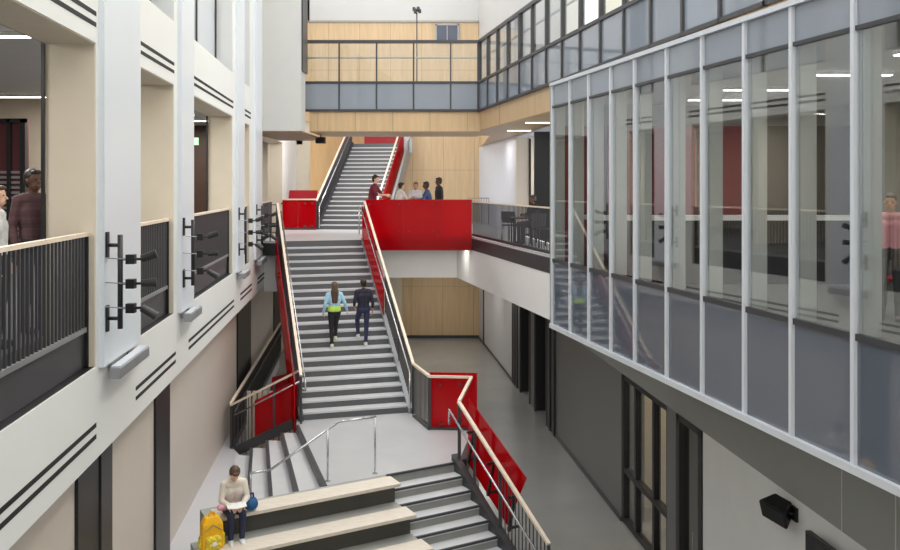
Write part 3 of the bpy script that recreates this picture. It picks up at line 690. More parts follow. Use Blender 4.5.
# --- tall pale panels, wall lamps and spotlight racks on the facade piers
piers = [(8.99, 10.45, 9.05), (12.85, 13.8, 12.95), (18.75, 19.8, 18.8), (21.9, 23.3, 21.95)]
ordn = ['nearest', 'second', 'third', 'farthest']
for k, (a, b, yr) in enumerate(piers):
    MB().pbox(FAC, a, b, 0, .06, -1.93, TOPZ).top('wall_panel', PANEL, ['nearest tall pale blue-white panel on the left facade', 'second tall pale blue-white panel from the left', 'third tall pale panel, beside the narrow opening', 'farthest tall pale panel, next to the white bridge end wall'][k], 'panel', smooth=False)
    u = thing('wall_lamp', (px(FAC, (a+b)/2, .1), (a+b)/2, -2.1), ['nearest silver box lamp at the foot of the first pale panel', 'second silver box lamp below the second spotlight rack', 'third silver box lamp on the far facade', 'farthest silver box lamp on the facade'][k], 'lamp')
    c = (a+b)/2; L = min(.62, (b-a)*.45)
    MB().pbox(FAC, c-L, c+L, .08, .2, -2.08, -1.96).part('body', GREYM, u, bevel=.01)
    MB().pbox(FAC, c-L+.03, c+L-.03, .09, .19, -1.96, -1.945).part('lens', FROST, u)
    for y in (c-L*.6, c+L*.6): MB().pbox(FAC, y-.04, y+.04, .0, .1, -2.04, -1.98).part('bracket', GREYM, u)
    rk = thing('spotlight_rack', (px(FAC, yr, .06), yr, -1.55), ['nearest black spotlight rack on the first pale panel', 'second black spotlight rack, in front of the dark third balcony', 'third black spotlight rack, beside the narrow opening', 'farthest black spotlight rack on the facade'][k], 'spotlights')
    o1 = .21; X = lambda o: px(FAC, yr, o)
    MB().tube((X(o1), yr, -1.53), (X(o1), yr, -.53), .028).part('pole', BLACK, rk, smooth=True)
    for z in (-.64, -1.42):
        MB().tube((X(.06), yr, z), (X(o1), yr, z), .02).part('arm', BLACK, rk, smooth=True)
        MB().box(X(.06), X(.085), yr-.03, yr+.03, z-.14, z+.14).part('wall_plate', BLACK, rk)
    for i, z in enumerate((-.79, -1.05, -1.31)):
        sp = MB(); tilt = (.02, -.03, -.14)[i]
        p, q_ = Vector((X(.43), yr+.02, z+.0)), Vector((X(.55), yr+.05, z+tilt*.8+.03))
        sp.tube(p, q_, .042, .048, 14); sp.tube(q_, q_+(q_-p).normalized()*.03, .052, .052, 14)
        so = sp.part('spotlight', BLACK, rk, smooth=False)
        MB().tube((X(o1), yr, z), (X(.43), yr+.02, z), .014).part('stem', BLACK, so, up=rk)
        MB().box(X(.28), X(.37), yr-.04, yr+.04, z-.05, z+.05).part('clamp', BLACK, so, up=rk)
        MB().tube((X(.06), yr-.05, z+.02), (X(.30), yr-.02, z), .007).part('cable', STEEL, so, up=rk)

# =================================================================== SMALL FITTINGS
# speaker and screen on the right white wall
spk = thing('loudspeaker', (px(RW, 9.9, -.1), 9.9, -4.0), 'black wedge loudspeaker on a bracket on the white right wall', 'loudspeaker')
C_ = Vector((px(RW, 10.0, -.15), 10.0, -3.81)); Rm = Matrix.Rotation(math.radians(-62), 3, 'Z') @ Matrix.Rotation(math.radians(28), 3, 'X') @ Matrix.Rotation(math.radians(12), 3, 'Y') @ Matrix.Scale(.86, 3)
def rot(pts): return [C_+Rm @ Vector(p) for p in pts]
MB().hexa(rot([(-.2, -.12, -.15), (.2, -.12, -.15), (.13, .13, -.11), (-.13, .13, -.11)]), rot([(-.2, -.12, .15), (.2, -.12, .15), (.13, .13, .11), (-.13, .13, .11)])).part('cabinet', BLACK, spk, bevel=.015)
MB().hexa(rot([(-.19, -.135, -.14), (.19, -.135, -.14), (.19, -.12, -.14), (-.19, -.12, -.14)]), rot([(-.19, -.135, .14), (.19, -.135, .14), (.19, -.12, .14), (-.19, -.12, .14)])).part('grille', SLOT, spk)
MB().bar(C_, (px(RW, 9.9, -.03), 9.9, -3.83), .03, .03).part('arm', BLACK, spk)
MB().pbox(RW, 9.84, 9.96, -.03, 0, -3.91, -3.75).part('wall_plate', BLACK, spk)
tv = thing('screen', (px(RW, 8.75, -.1), 8.75, -4.6), 'black flat screen on the white right wall at the bottom edge', 'screen')
MB().pbox(RW, 8.1, 9.39, -.16, -.09, -4.6, -3.81).part('casing', BLACK, tv, bevel=.01)
MB().pbox(RW, 8.13, 9.36, -.165, -.158, -4.57, -3.84).part('display', mat('screen_black', (18, 18, 20), .15), tv)
MB().pbox(RW, 8.5, 9.0, -.09, 0, -4.35, -4.05).part('wall_mount', BLACK, tv)
# hanging loudspeaker under the bridge
hs = thing('loudspeaker', (-4.05, 26.6, 1.34), 'small black loudspeaker hung under the footbridge beside the upper staircase', 'loudspeaker')
MB().box(-4.2, -3.9, 26.5, 26.75, 1.3, 1.5).part('cabinet', BLACK, hs, bevel=.02)
MB().tube((-4.05, 26.62, 1.5), (-4.05, 26.62, 1.58), .02).part('bracket', BLACK, hs)
MB().box(-4.18, -3.92, 26.485, 26.5, 1.32, 1.48).part('grille', SLOT, hs)
# sensor head on a pole standing on the bridge
pl = thing('pole_light', (-1.03, 26.4, L3), 'dark many-faced lamp head on a thin pole standing on the footbridge', 'lamp')
MB().tube((-1.03, 26.4, L3), (-1.03, 26.4, 5.35), .018).part('pole', DARK, pl, smooth=True)
MB().tube((-1.03, 26.4, L3), (-1.03, 26.4, L3+.02), .14).part('base', DARK, pl)
for i in range(6):
    a = math.pi/3*i
    MB().box(-1.03+.09*math.cos(a)-.045, -1.03+.09*math.cos(a)+.045, 26.4+.09*math.sin(a)-.045, 26.4+.09*math.sin(a)+.045, 5.34+.06*(i % 2), 5.46+.06*(i % 2)).part('lamp_head', DARK, pl, bevel=.01)
# linear lamps
def lin(x0, x1, y, z, label, m=LAMP, along='x', yl=1.2):
    t_ = thing('ceiling_lamp', ((x0+x1)/2, y, z), label, 'lamp')
    if along == 'x':
        MB().box(x0, x1, y-.05, y+.05, z+.01, z+.06).part('housing', WHITE2, t_); MB().box(x0+.01, x1-.01, y-.045, y+.045, z, z+.01).part('diffuser', m, t_)
    else:
        MB().box(x0, x1, y-yl/2, y+yl/2, z+.01, z+.06).part('housing', WHITE2, t_); MB().box(x0+.01, x1-.01, y-yl/2+.01, y+yl/2-.01, z, z+.01).part('diffuser', m, t_)
lin(-6.3, -5.1, 10.6, 1.84, 'linear ceiling lamp nearest in the left room, above the two people')
lin(-9.6, -8.3, 17.9, 1.84, 'linear ceiling lamp farther back in the left room')
lin(-8.6, -6.6, 20.6, 1.84, 'linear ceiling lamp seen through the third balcony opening, upper one')
lin(-8.8, -6.8, 22.6, 1.84, 'linear ceiling lamp seen through the third balcony opening, middle one')
lin(-9.0, -7.0, 24.6, 1.84, 'linear ceiling lamp seen through the third balcony opening, lowest one')
lin(1.9, 3.0, 21.5, 1.56, 'short lamp in the wood soffit of the upper right corridor, right one', LAMPW)
lin(1.65, 2.35, 24.6, 1.56, 'long lamp in the wood soffit of the upper right corridor, near the bridge', LAMPW)
for i, (x, y) in enumerate([(5.4, 7.2), (5.1, 8.6), (4.7, 10.2), (4.4, 11.8), (6.6, 9.4), (4.3, 13.2)]):
    lin(x-.6, x+.6, y, 1.31, ['linear lamp nearest in the glazed box', 'second linear lamp in the glazed box', 'third linear lamp in the glazed box', 'fourth linear lamp in the glazed box', 'linear lamp at the back of the glazed box', 'farthest linear lamp in the glazed box'][i])
lin(3.9, 5.1, 14.6, -3.16, 'lamp in the ground floor room behind the black window frame', LAMPW)
lin(2.9, 4.2, 28.4, 1.5, 'lamp in the room beyond the far gallery doorway', LAMPW)
# exit sign
ex = thing('exit_sign', (-6.3, 21.2, 1.0), 'green exit sign hanging inside the third balcony opening', 'sign')
MB().box(-6.52, -6.28, 21.2, 21.24, 1.0, 1.18).part('sign_box', emit('exit_green', (60, 200, 90), 1.2), ex)
MB().tube((-6.4, 21.22, 1.18), (-6.4, 21.22, 1.9), .01).part('hanger', GREYM, ex)
cu = bpy.data.curves.new('exit_text', 'FONT'); cu.body = 'EXIT'; cu.size = .12; cu.align_x = 'CENTER'; cu.extrude = .002
to = bpy.data.objects.new('lettering_curve', cu); COL.objects.link(to)
dg_ = bpy.context.evaluated_depsgraph_get(); me = bpy.data.meshes.new_from_object(to.evaluated_get(dg_)); bpy.data.objects.remove(to)
me.materials.append(WHITE2); lt = bpy.data.objects.new('lettering', me); COL.objects.link(lt); lt.parent = ex
lt.location = (-.1, -.004, .05); lt.rotation_euler = (math.pi/2, 0, 0)
# dark shelf frame with slatted blind in the left room
sh = thing('shelf_unit', (-8.9, 16.6, L2), 'dark framed glazed shelf with horizontal slats at the back of the left room', 'shelf')
f = MB(); f.box(-10.3, -10.22, 16.6, 16.7, L2, 1.3); f.box(-8.4, -8.3, 16.6, 16.7, L2, 1.3); f.box(-8.66, -8.6, 16.6, 16.7, L2, 1.3); f.box(-10.3, -8.3, 16.6, 16.7, 1.22, 1.3); f.part('frame', BLACK, sh)
for i in range(18): MB().box(-10.25, -8.35, 16.66, 16.69, L2+.1+i*.1, L2+.15+i*.1).part('slat', GREYM, sh)
MB().box(-10.3, -8.3, 16.7, 16.75, L2, 1.3).part('back_panel', mat('maroon_board', (86, 40, 44), .6), sh)
# chairs
def chair(loc, rz, label, m, group=None):
    c = thing('chair', loc, label, 'chair', group, rz, local=True)
    MB().box(-.22, .22, -.22, .22, .43, .47).part('seat', m, c, bevel=.01)
    MB().hexa([(-.21, .2, .52), (.21, .2, .52), (.21, .23, .52), (-.21, .23, .52)], [(-.21, .25, .84), (.21, .25, .84), (.21, .28, .84), (-.21, .28, .84)]).part('backrest', m, c, bevel=.008)
    for x in (-.2, .2):
        MB().tube((x, -.2, 0), (x, -.19, .44), .013).part('leg', BLACK, c); MB().tube((x, .24, 0), (x, .2, .44), .013).part('leg', BLACK, c)
        MB().tube((x, .2, .44), (x, .26, .82), .013).part('back_post', BLACK, c)
    return c
chair((2.25, 22.9, L2), math.radians(-60), 'dark chair behind the gallery bars, with the seated person', BLACK)
chair((2.35, 21.6, L2), math.radians(20), 'dark chair behind the gallery bars, nearest to the glazed box', BLACK)
chair((1.75, 23.9, L2), math.radians(150), 'dark chair behind the gallery bars, nearest to the red glass', BLACK)
tb = thing('table', (1.9, 22.3, L2), 'dark small table behind the gallery bars', 'table', local=True)
MB().box(-.3, .3, -.5, .5, .7, .73).part('table_top', BLACK, tb)
for x in (-.26, .26):
    for y in (-.46, .46): MB().tube((x, y, 0), (x, y, .7), .015).part('leg', BLACK, tb)
# inside the glazed box: red door boards, pale columns, white counter rail
for i, (a, b) in enumerate([(1.95, 2.62), (2.68, 3.38), (3.44, 4.16), (4.22, 4.95)]):
    MB().box(a, b, 14.42, 14.495, L2+.02, 1.0).top('red_board', mat('maroon_red_board', (132, 22, 38), .4, noise=.03), ['red wall board farthest left in the glazed box', 'second red wall board from the left in the glazed box', 'third red wall board from the left in the glazed box', 'rightmost red wall board in the glazed box'][i], 'board')
MB().box(5.0, 6.9, 14.42, 14.495, L2+.02, 1.0).top('black_board', BLACK, 'large black wall board beside the red boards in the glazed box', 'board')
ct = thing('counter', (3.5, 13.6, L2), 'long white topped counter in front of the red boards in the glazed box', 'counter')
MB().box(2.2, 6.8, 13.4, 13.95, -.56, -.49).part('worktop', WHITE2, ct); MB().box(2.25, 6.75, 13.5, 13.9, L2, -.56).part('base_cabinet', BLACK, ct)
chair((5.35, 10.15, L2), math.radians(40), 'red chair beside the child in the glazed box', REDD)
# =================================================================== PEOPLE
SKIN = [mat('skin_light', (226, 182, 156), .5, noise=.03), mat('skin_tan', (186, 136, 104), .5, noise=.03), mat('skin_dark', (98, 66, 50), .5, noise=.03)]
CL = lambda name, rgb: mat(name, rgb, .8, noise=.07, scale=14)
HAIRD = mat('dark_hair', (44, 34, 30), .5, noise=.2, scale=30, stretch=(3, 3, .5)); HAIRB = mat('brown_hair', (84, 62, 46), .5, noise=.2, scale=30, stretch=(3, 3, .5))
EYE = mat('eye_dark', (30, 24, 22), .2); LIP = mat('lip', (170, 96, 88), .5)
def remeshed(mb, name, m, parent, vox, smooth=3, label=None):
    """weld the limbs of one figure or garment into one continuous surface"""
    o = bpy.data.objects.new('t', mb.mesh('t', m)); COL.objects.link(o)
    r = o.modifiers.new('r', 'REMESH'); r.mode = 'VOXEL'; r.voxel_size = vox
    s = o.modifiers.new('s', 'SMOOTH'); s.iterations = smooth; s.factor = .5
    me = bpy.data.meshes.new_from_object(o.evaluated_get(bpy.context.evaluated_depsgraph_get()))
    bpy.data.objects.remove(o)
    me.name = name
    if not me.materials: me.materials.append(m)
    for p in me.polygons: p.use_smooth = True
    x = bpy.data.objects.new(name, me); COL.objects.link(x)
    if parent: x.parent = parent
    if label: x['label'] = label
    return x
BASE = dict(pel=(0, 0, .93), wai=(0, .0, 1.08), che=(0, .01, 1.27), nek=(0, .01, 1.43), head=(0, -.012, 1.575),
            shL=(.165, .01, 1.375), elL=(.215, .03, 1.11), wrL=(.225, -.05, .87), shR=(-.165, .01, 1.375), elR=(-.215, .03, 1.11), wrR=(-.225, -.05, .87),
            hiL=(.085, 0, .9), knL=(.095, -.02, .49), anL=(.095, .02, .085), hiR=(-.085, 0, .9), knR=(-.095, -.02, .49), anR=(-.095, .02, .085))
def hand(mb, wrist, dirv, palm, side, curl=.5):
    """palm, four unequal bent fingers and a thumb leaving the side of the palm"""
    d = Vector(dirv).normalized(); n = Vector(palm); n = (n-d*n.dot(d)).normalized(); t = d.cross(n)*side
    wv = Vector(wrist)
    for i in range(4):
        o = t*(.03-.02*i)
        k = wv+d*.085+o
        mb.cap(wv+d*.015+o*.7, k, .0125, .011, 8)
        L = (.066, .075, .07, .055)[i]; b1 = (d*math.cos(curl)+n*math.sin(curl)); b2 = (d*math.cos(curl*2.1)+n*math.sin(curl*2.1))
        m1 = k+b1*L*.5; mb.cap(k, m1, .0095, .009, 8); mb.cap(m1, m1+b2*L*.5, .009, .0075, 8)
    b = wv+d*.03+t*.034; e = b+d*.035+t*.028+n*.012
    mb.cap(wv+d*.02+t*.02, b, .014, .012, 8); mb.cap(b, e, .012, .0095, 8); mb.cap(e, e+d*.03+n*.012, .0095, .008, 8)
def person(loc, rz, sc, label, pose, skin, top, legs, shoes, hair, sleeve=1., longhair=0, yaw=0., pitch=0., curl=.6, skirt=None, group=None, vox=.0085, palm=None):
    root = thing('person', loc, label, 'person', group, rz, local=True); root.scale = (sc,)*3
    J = {k: Vector(v) for k, v in {**BASE, **pose}.items()}
    up = (J['nek']-J['che']).normalized()
    HM = (Matrix.Rotation(math.radians(yaw), 3, 'Z') @ Matrix.Rotation(math.radians(pitch), 3, 'X'))
    Hc = J['head']; HP_ = lambda x, y, z: Hc+HM @ Vector((x, y, z))
    fwd = {s: None for s in 'LR'}
    def torso(mb, e):
        mb.cap(J['pel']+Vector((.065, 0, 0)), J['pel']-Vector((.065, 0, 0)), .1+e)
        for a, b, r1, r2, x1, x2 in (('pel', 'wai', .095, .09, .06, .05), ('wai', 'che', .09, .1, .05, .075)):
            for s in (-1, 1): mb.cap(J[a]+Vector((s*x1, 0, 0)), J[b]+Vector((s*x2, 0, 0)), r1+e, r2+e)
        mb.cap(J['shL']*.8+J['shR']*.2, J['shR']*.8+J['shL']*.2, .07+e); mb.cap(J['che'], J['nek'], .085+e, .05+e)
    def arm(mb, s, e, upto=1.):
        sh, el, wr = J['sh'+s], J['el'+s], J['wr'+s]
        mb.cap(sh, el, .05+e, .038+e)
        if upto > .5: mb.cap(el, el.lerp(wr, (upto-.5)*2), .038+e, .027+e)
    def leg(mb, s, e, foot=True):
        mb.cap(J['hi'+s], J['kn'+s], .078+e, .052+e); mb.cap(J['kn'+s], J['an'+s], .052+e, .036+e)
    b = MB(); torso(b, -.012)
    for s in 'LR':
        arm(b, s, -.004); leg(b, s, -.008)
        d = (J['wr'+s]-J['el'+s]).normalized(); sgn = 1 if s == 'L' else -1
        hand(b, J['wr'+s], d, palm or (-sgn*.8, -.4, -.3), sgn, curl)
        a = J['an'+s]; b.cap(a+Vector((0, .02, -.045)), a+Vector((0, -.13, -.055)), .03, .024)
    b.cap(J['nek']-up*.06, Hc-up*.03, .048, .046)
    b.ball(Hc+HM @ Vector((0, .012, .02)), (.074, .092, .098), 16, 12, HM); b.ball(HP_(0, -.02, -.05), (.055, .062, .062), 14, 10, HM)
    b.cap(HP_(0, -.078, .005), HP_(0, -.098, -.022), .009, .013, 8)
    for s in (-1, 1): b.ball(HP_(s*.076, .012, -.004), (.012, .02, .03), 8, 6, HM)
    remeshed(b, 'body', skin, root, vox, 2)
    c = MB(); torso(c, .006)
    for s in 'LR': arm(c, s, .008, sleeve)
    remeshed(c, 'top', top, root, .011)
    c = MB(); c.cap(J['pel']+Vector((.065, 0, 0)), J['pel']-Vector((.065, 0, 0)), .108)
    for s in 'LR': leg(c, s, .008)
    remeshed(c, 'trousers', legs, root, .011)
    if skirt:
        c = MB(); c.cap(J['pel']+Vector((.06, 0, .1)), J['pel']-Vector((.06, 0, -.1)), .106); c.cap(J['pel']+Vector((.06, 0, .05)), J['pel']-Vector((.06, 0, -.05)), .115)
        remeshed(c, 'hem', skirt, root, .011)
    for s in 'LR':
        c = MB(); a = J['an'+s]; c.cap(a+Vector((0, .025, -.04)), a+Vector((0, -.14, -.05)), .042, .034); c.cap(a+Vector((0, .01, 0)), a+Vector((0, .0, -.03)), .044, .044)
        remeshed(c, 'shoe', shoes, root, .009)
    c = MB(); c.ball(HP_(0, .03, .045), (.086, .092, .088), 16, 12, HM); c.ball(HP_(0, .055, .0), (.078, .06, .085), 14, 10, HM); c.ball(HP_(0, -.045, .088), (.06, .04, .026), 12, 8, HM)
    if longhair:
        c.cap(HP_(0, .06, .02), HP_(0, .09, -.12), .085, .085); c.cap(HP_(.03, .09, -.12), HP_(.03, .115, -longhair), .075, .045); c.cap(HP_(-.03, .09, -.12), HP_(-.03, .115, -longhair), .075, .045)
    remeshed(c, 'hair', hair, root, .009)
    for s in (-1, 1): MB().ball(HP_(s*.029, -.073, .012), (.011, .006, .007), 8, 6, HM).part('eye', EYE, root, smooth=True)
    MB().ball(HP_(0, -.076, -.052), (.022, .007, .006), 8, 6, HM).part('mouth', LIP, root, smooth=True)
    return root
# --- the reader on the bleachers: origin on the second tier in front of the seat edge
sit = dict(pel=(0, .17, .43), wai=(0, .19, .57), che=(0, .13, .75), nek=(0, .075, .905), head=(0, .01, 1.02),
           shL=(.155, .09, .86), elL=(.2, .05, .62), wrL=(.10, -.12, .58), shR=(-.155, .09, .86), elR=(-.2, .05, .62), wrR=(-.09, -.13, .58),
           hiL=(.08, .15, .43), knL=(.09, -.21, .475), anL=(.085, -.16, .085), hiR=(-.08, .15, .43), knR=(-.09, -.21, .475), anR=(-.085, -.17, .085))
SP = Vector(P3(-4.17, .6, LAND-2*R))
NAVY = CL('navy_denim', (36, 44, 72)); 
person(tuple(SP), th-.12, .97, 'person in a cream sweater and navy trousers sitting on the bleachers, reading', sit, SKIN[0], CL('cream_knit', (228, 220, 208)), NAVY, CL('white_trainers', (226, 228, 230)), HAIRB, yaw=4, pitch=46, vox=.007, palm=(0, .2, -1), curl=.5)
fR = Matrix.Rotation(th-.12, 3, 'Z')
lp = SP+fR @ Vector((0, -.16, .585))
bk = thing('book', tuple(lp), 'open white book in the lap of the reader', 'book', None, th-.12, local=True)
for s in (-1, 1): MB().hexa([(0, -.1, -.03), (s*.14, -.1, -.015), (s*.14, .09, .0), (0, .09, -.015)], [(0, -.1, -.018), (s*.14, -.1, -.0), (s*.14, .09, .015), (0, .09, -.003)]).part('page_block', WHITE2, bk)
pk = thing('cloth', tuple(SP+fR @ Vector((-.03, -.02, .53))), 'pink cloth lying over the lap of the reader', 'cloth', None, th-.12, local=True)
c = MB(); c.cap((-.19, -.01, .0), (.13, .0, .0), .05, .035); c.ball((-.1, .02, -.01), (.09, .06, .06)); remeshed(c, 'folded_cloth', CL('pink_cloth', (226, 168, 186)), pk, .012)
bl = thing('lunch_bag', tuple(SP+fR @ Vector((.26, .09, .375))), 'round blue bag with a dark top on the bench beside the reader', 'bag', None, th, local=True)
c = MB(); c.ball((0, 0, .1), (.11, .1, .1)); c.cap((-.05, 0, .15), (.04, 0, .15), .05); remeshed(c, 'bag_body', CL('blue_fabric', (36, 88, 140)), bl, .012)
MB().path([(-.05, 0, .17), (-.045, 0, .26), (.03, 0, .26), (.04, 0, .17)], .014).part('handle', CL('dark_blue_strap', (28, 48, 84)), bl)
MB().tube((-.08, .02, .16), (-.08, .02, .31), .03).part('bottle', CL('teal_plastic', (32, 92, 130)), bl)
# --- yellow backpack
bp_ = thing('backpack', P3(-4.56, .78, LAND-2*R), 'yellow patterned backpack standing on the bleachers left of the reader', 'backpack', None, th, local=True)
YEL = mat('yellow_fabric', (240, 182, 28), .8, noise=.1, scale=20); YEL2 = mat('yellow_floral', (246, 196, 60), .8, noise=.55, scale=26)
c = MB(); c.hexa([(-.165, -.1, .01), (.165, -.1, .01), (.165, .1, .01), (-.165, .1, .01)], [(-.15, -.08, .4), (.15, -.08, .4), (.15, .09, .4), (-.15, .09, .4)])
c.hexa([(-.15, -.08, .39), (.15, -.08, .39), (.15, .09, .39), (-.15, .09, .39)], [(-.1, -.04, .5), (.1, -.04, .5), (.1, .07, .5), (-.1, .07, .5)])
remeshed(c, 'main_bag', YEL, bp_, .012, 8)
c = MB(); c.cap((-.06, -.1, .1), (.06, -.1, .1), .065); c.cap((-.06, -.1, .18), (.06, -.1, .18), .06); remeshed(c, 'front_pocket', YEL2, bp_, .01)
for s in (-1, 1):
    c = MB(); c.cap((s*.15, 0, .08), (s*.15, 0, .2), .05, .045); remeshed(c, 'side_pocket', YEL2, bp_, .01)
    MB().path([(s*.07, .1, .44), (s*.09, .14, .3), (s*.1, .12, .1), (s*.12, .07, .04)], .016).part('shoulder_strap', YEL, bp_, smooth=True)
MB().path([(-.04, 0, .5), (-.035, 0, .55), (.035, 0, .55), (.04, 0, .5)], .012).part('top_handle', YEL, bp_, smooth=True)
MB().path([(-.12, -.085, .3), (0, -.1, .4), (.12, -.085, .3)], .006).part('zip', GREYM, bp_)
MB().ball((.0, -.17, .14), (.035, .008, .035)).part('patch', WHITE2, bp_)
# --- two walkers on the stair, seen from behind
walk1 = dict(anL=(.06, .0, .085), knL=(.07, -.03, .49), anR=(-.05, -.16, .25), knR=(-.08, -.22, .62), elL=(.24, .06, 1.13), wrL=(.27, -.04, .92), elR=(-.26, .05, 1.15), wrR=(-.33, -.03, .96))
walk2 = dict(anL=(.1, -.18, .26), knL=(.11, -.24, .63), anR=(-.06, 0, .085), knR=(-.08, -.02, .49), elL=(.23, .02, 1.12), wrL=(.2, -.15, .97), elR=(-.23, .06, 1.12), wrR=(-.23, .0, .88))
hz = math.radians(196)
def ST(a, i): k = int(math.ceil(i)); p = TC+w*a-h*(i*T); return (p.x, p.y, L2-k*R)
person(ST(-.2, 13.5), hz, .93, 'person with long brown hair and light blue jacket climbing the main staircase', walk1, SKIN[0], CL('light_blue_jacket', (166, 206, 226)), CL('black_leggings', (34, 34, 40)), CL('lime_trainers', (214, 222, 190)), HAIRB, longhair=.38, skirt=CL('lime_hem', (190, 226, 96)))
person(ST(.5, 13.5), hz, .96, 'person in dark clothes climbing the main staircase beside the red glass', walk2, SKIN[1], CL('dark_navy_tee', (36, 36, 52)), CL('dark_jeans', (44, 48, 78)), CL('pale_trainers', (216, 214, 208)), HAIRD, sleeve=.8)
# --- gallery group
lean = dict(che=(0, -.04, 1.26), nek=(0, -.08, 1.42), head=(0, -.11, 1.56), shL=(.165, -.06, 1.36), shR=(-.165, -.06, 1.36), elL=(.2, -.22, 1.14), wrL=(.12, -.43, 1.12), elR=(-.2, -.2, 1.14), wrR=(-.1, -.42, 1.13))
person((-2.42, 26.42, L2), math.radians(78), 1.12, 'person in a maroon shirt leaning at the red gallery front near the stair', lean, SKIN[0], CL('maroon_shirt', (116, 34, 50)), CL('dark_trousers', (40, 40, 46)), CL('black_shoes', (28, 28, 30)), HAIRD, sleeve=.5, pitch=6)
person((-1.62, 26.85, L2), math.radians(120), .985, 'person in a white top with dark hair in the gallery, next to the maroon shirt', lean, SKIN[0], CL('white_top', (232, 230, 226)), CL('grey_trousers', (90, 90, 96)), CL('black_shoes', (28, 28, 30)), HAIRD, sleeve=.6)
person((-1.08, 26.75, L2), math.radians(-10), .985, 'person in a pale grey top facing outward in the middle of the gallery group', dict(elL=(.2, -.1, 1.14), wrL=(.05, -.22, 1.2), elR=(-.2, -.1, 1.14), wrR=(-.05, -.2, 1.18)), SKIN[1], CL('pale_grey_top', (204, 204, 208)), CL('grey_trousers', (90, 90, 96)), CL('black_shoes', (28, 28, 30)), HAIRB, sleeve=.6)
person((-.66, 26.8, L2), math.radians(-80), 1.0, 'person in a blue top with dark curly hair in the gallery, second from the right', lean, SKIN[2], CL('blue_top', (66, 86, 128)), CL('grey_trousers', (90, 90, 96)), CL('black_shoes', (28, 28, 30)), HAIRD, sleeve=1.)
person((-.36, 27.1, L2), math.radians(-70), 1.07, 'tallest person at the right end of the gallery group, in a dark jacket', {}, SKIN[2], CL('dark_jacket', (52, 50, 58)), CL('dark_trousers', (40, 40, 46)), CL('black_shoes', (28, 28, 30)), HAIRD)
# --- left room
person((-4.46, 9.1, L2), math.radians(60), 1.03, 'person in a maroon and grey sweater standing behind the nearest balcony guard', {}, SKIN[2], mat('striped_sweater', (88, 62, 64), .8, noise=.5, scale=2.2, stretch=(.2, .2, 7)), CL('dark_trousers', (40, 40, 46)), CL('black_shoes', (28, 28, 30)), HAIRD)
person((-4.38, 8.2, L2), math.radians(100), .93, 'person in a white checked jacket at the left edge behind the balcony guard', {}, SKIN[0], mat('white_check', (206, 206, 208), .8, noise=.3, scale=6), CL('dark_trousers', (40, 40, 46)), CL('black_shoes', (28, 28, 30)), HAIRB)
# --- corridor and box
csit = dict(pel=(0, 0, .54), wai=(0, .02, .69), che=(0, .0, .88), nek=(0, -.02, 1.04), head=(0, -.05, 1.18), shL=(.165, 0, .985), shR=(-.165, 0, .985), elL=(.2, -.08, .75), wrL=(.1, -.3, .78), elR=(-.2, -.08, .75), wrR=(-.1, -.3, .78),
            hiL=(.085, -.02, .54), knL=(.1, -.42, .53), anL=(.1, -.4, .085), hiR=(-.085, -.02, .54), knR=(-.1, -.42, .53), anR=(-.1, -.4, .085))
person((2.25, 22.9, L2), math.radians(-60), 1.0, 'seated person in black behind the dark gallery bars near the black doorway', csit, SKIN[2], CL('black_top', (30, 30, 34)), CL('dark_trousers', (40, 40, 46)), CL('black_shoes', (28, 28, 30)), HAIRD)
person((5.1, 9.85, L2), math.radians(-30), .87, 'child in a pink and black top standing inside the glazed box', {}, SKIN[1], CL('pink_top', (210, 140, 150)), CL('dark_trousers', (40, 40, 46)), CL('black_shoes', (28, 28, 30)), HAIRD)
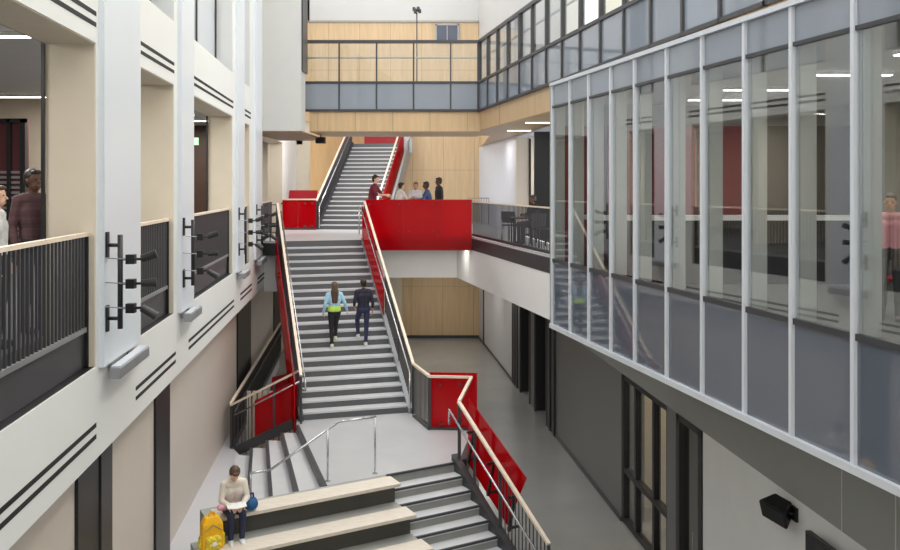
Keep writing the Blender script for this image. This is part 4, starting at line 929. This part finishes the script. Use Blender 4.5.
# =================================================================== LIGHT AND CAMERA
wd_ = bpy.data.worlds.new('sky'); S.world = wd_; wd_.use_nodes = True
bgn = wd_.node_tree.nodes['Background']; bgn.inputs[0].default_value = (.98, .99, 1, 1); bgn.inputs[1].default_value = 2.55
def area(x, y, z, sx, sy, p, c=(1, .96, .9)):  # unseen fill light added to brighten, with no fitting of its own
    l = bpy.data.lights.new('fill_light', 'AREA'); l.shape = 'RECTANGLE'; l.size = sx; l.size_y = sy; l.energy = p*.45; l.color = c
    o = bpy.data.objects.new('fill_light', l); COL.objects.link(o); o.location = (x, y, z+E)
for y in (6.5, 10, 13.5, 17, 21, 25, 29, 33): area(px(FAC, y, -2.6), y, 1.8, 1.5, 1.5, 260)
for x, y in ((-.6, 34), (.4, 31), (-1.5, 31), (1.3, 27.5)): area(x, y, -3.12, 1.2, 1.2, 70)  # unseen fills added under the gallery slab to lift the ground floor
for x, y in ((1.7, 24.2), (2.3, 20.5), (1.3, 28.5)): area(x, y, 1.55, .6, 1.5, 60)
for x, y in ((5.0, 7.5), (4.6, 10), (4.2, 12.5), (6.6, 8), (6.4, 11.5)): area(x, y, 1.3, 1, 1, 55)
area(-3.2, 28.6, 2.1, 2.2, .8, 330)  # added behind the bridge, out of view, to light the upper stair
bpy.data.objects[[o.name for o in COL.objects if o.type == 'LIGHT'][-1]].rotation_euler = (math.radians(68), 0, 0)
l = None
for x in (-2, -.9, .1):
    area(x, 26.6, -2.0, .8, .3, 17)  # unseen row added under the overhang to brighten the white gallery edge
area(px(RW, 15, 1.4), 15, -3.15, 1, 2, 120, (1, .85, .62)); area(4.2, 28.9, 1.5, 1, .8, 90)
for y in (8, 12, 16, 20): area(px(RW, y, 0), y, 8.5, 1, 1, 260, (1, .95, .82))
GRP = {'bench': 'wooden bench boards of the bleachers', 'bleacher_platform': 'concrete tiers of the bleachers', 'balcony_guard': 'balcony guards in the left facade', 'air_slot': 'black air slots of the left facade',
       'wall_panel': 'tall pale panels on the left facade', 'wall_lamp': 'box lamps on the left facade', 'spotlight_rack': 'spotlight racks on the left facade', 'ceiling_lamp': 'linear ceiling lamps', 'red_board': 'red boards in the glazed box'}
for o in list(COL.objects):
    k = o.name.split('.')[0]
    if o.parent is None and k in GRP: o['group'] = GRP[k]
    if o.parent is None and k == 'chair' and 'gallery' in o['label']: o['group'] = 'dark chairs behind the gallery bars'
cam = bpy.data.cameras.new('camera'); co = bpy.data.objects.new('camera', cam); COL.objects.link(co)
co.location = (0, 0, E); co.rotation_euler = (math.pi/2, 0, 0)
cam.sensor_width = 36; cam.lens = 34.; cam.shift_y = -.1; cam.clip_end = 200
S.camera = co
S.view_settings.view_transform = 'Standard'; S.view_settings.look = 'None'; S.view_settings.gamma = 1; S.view_settings.use_curve_mapping = False
S.view_settings.exposure = 0.
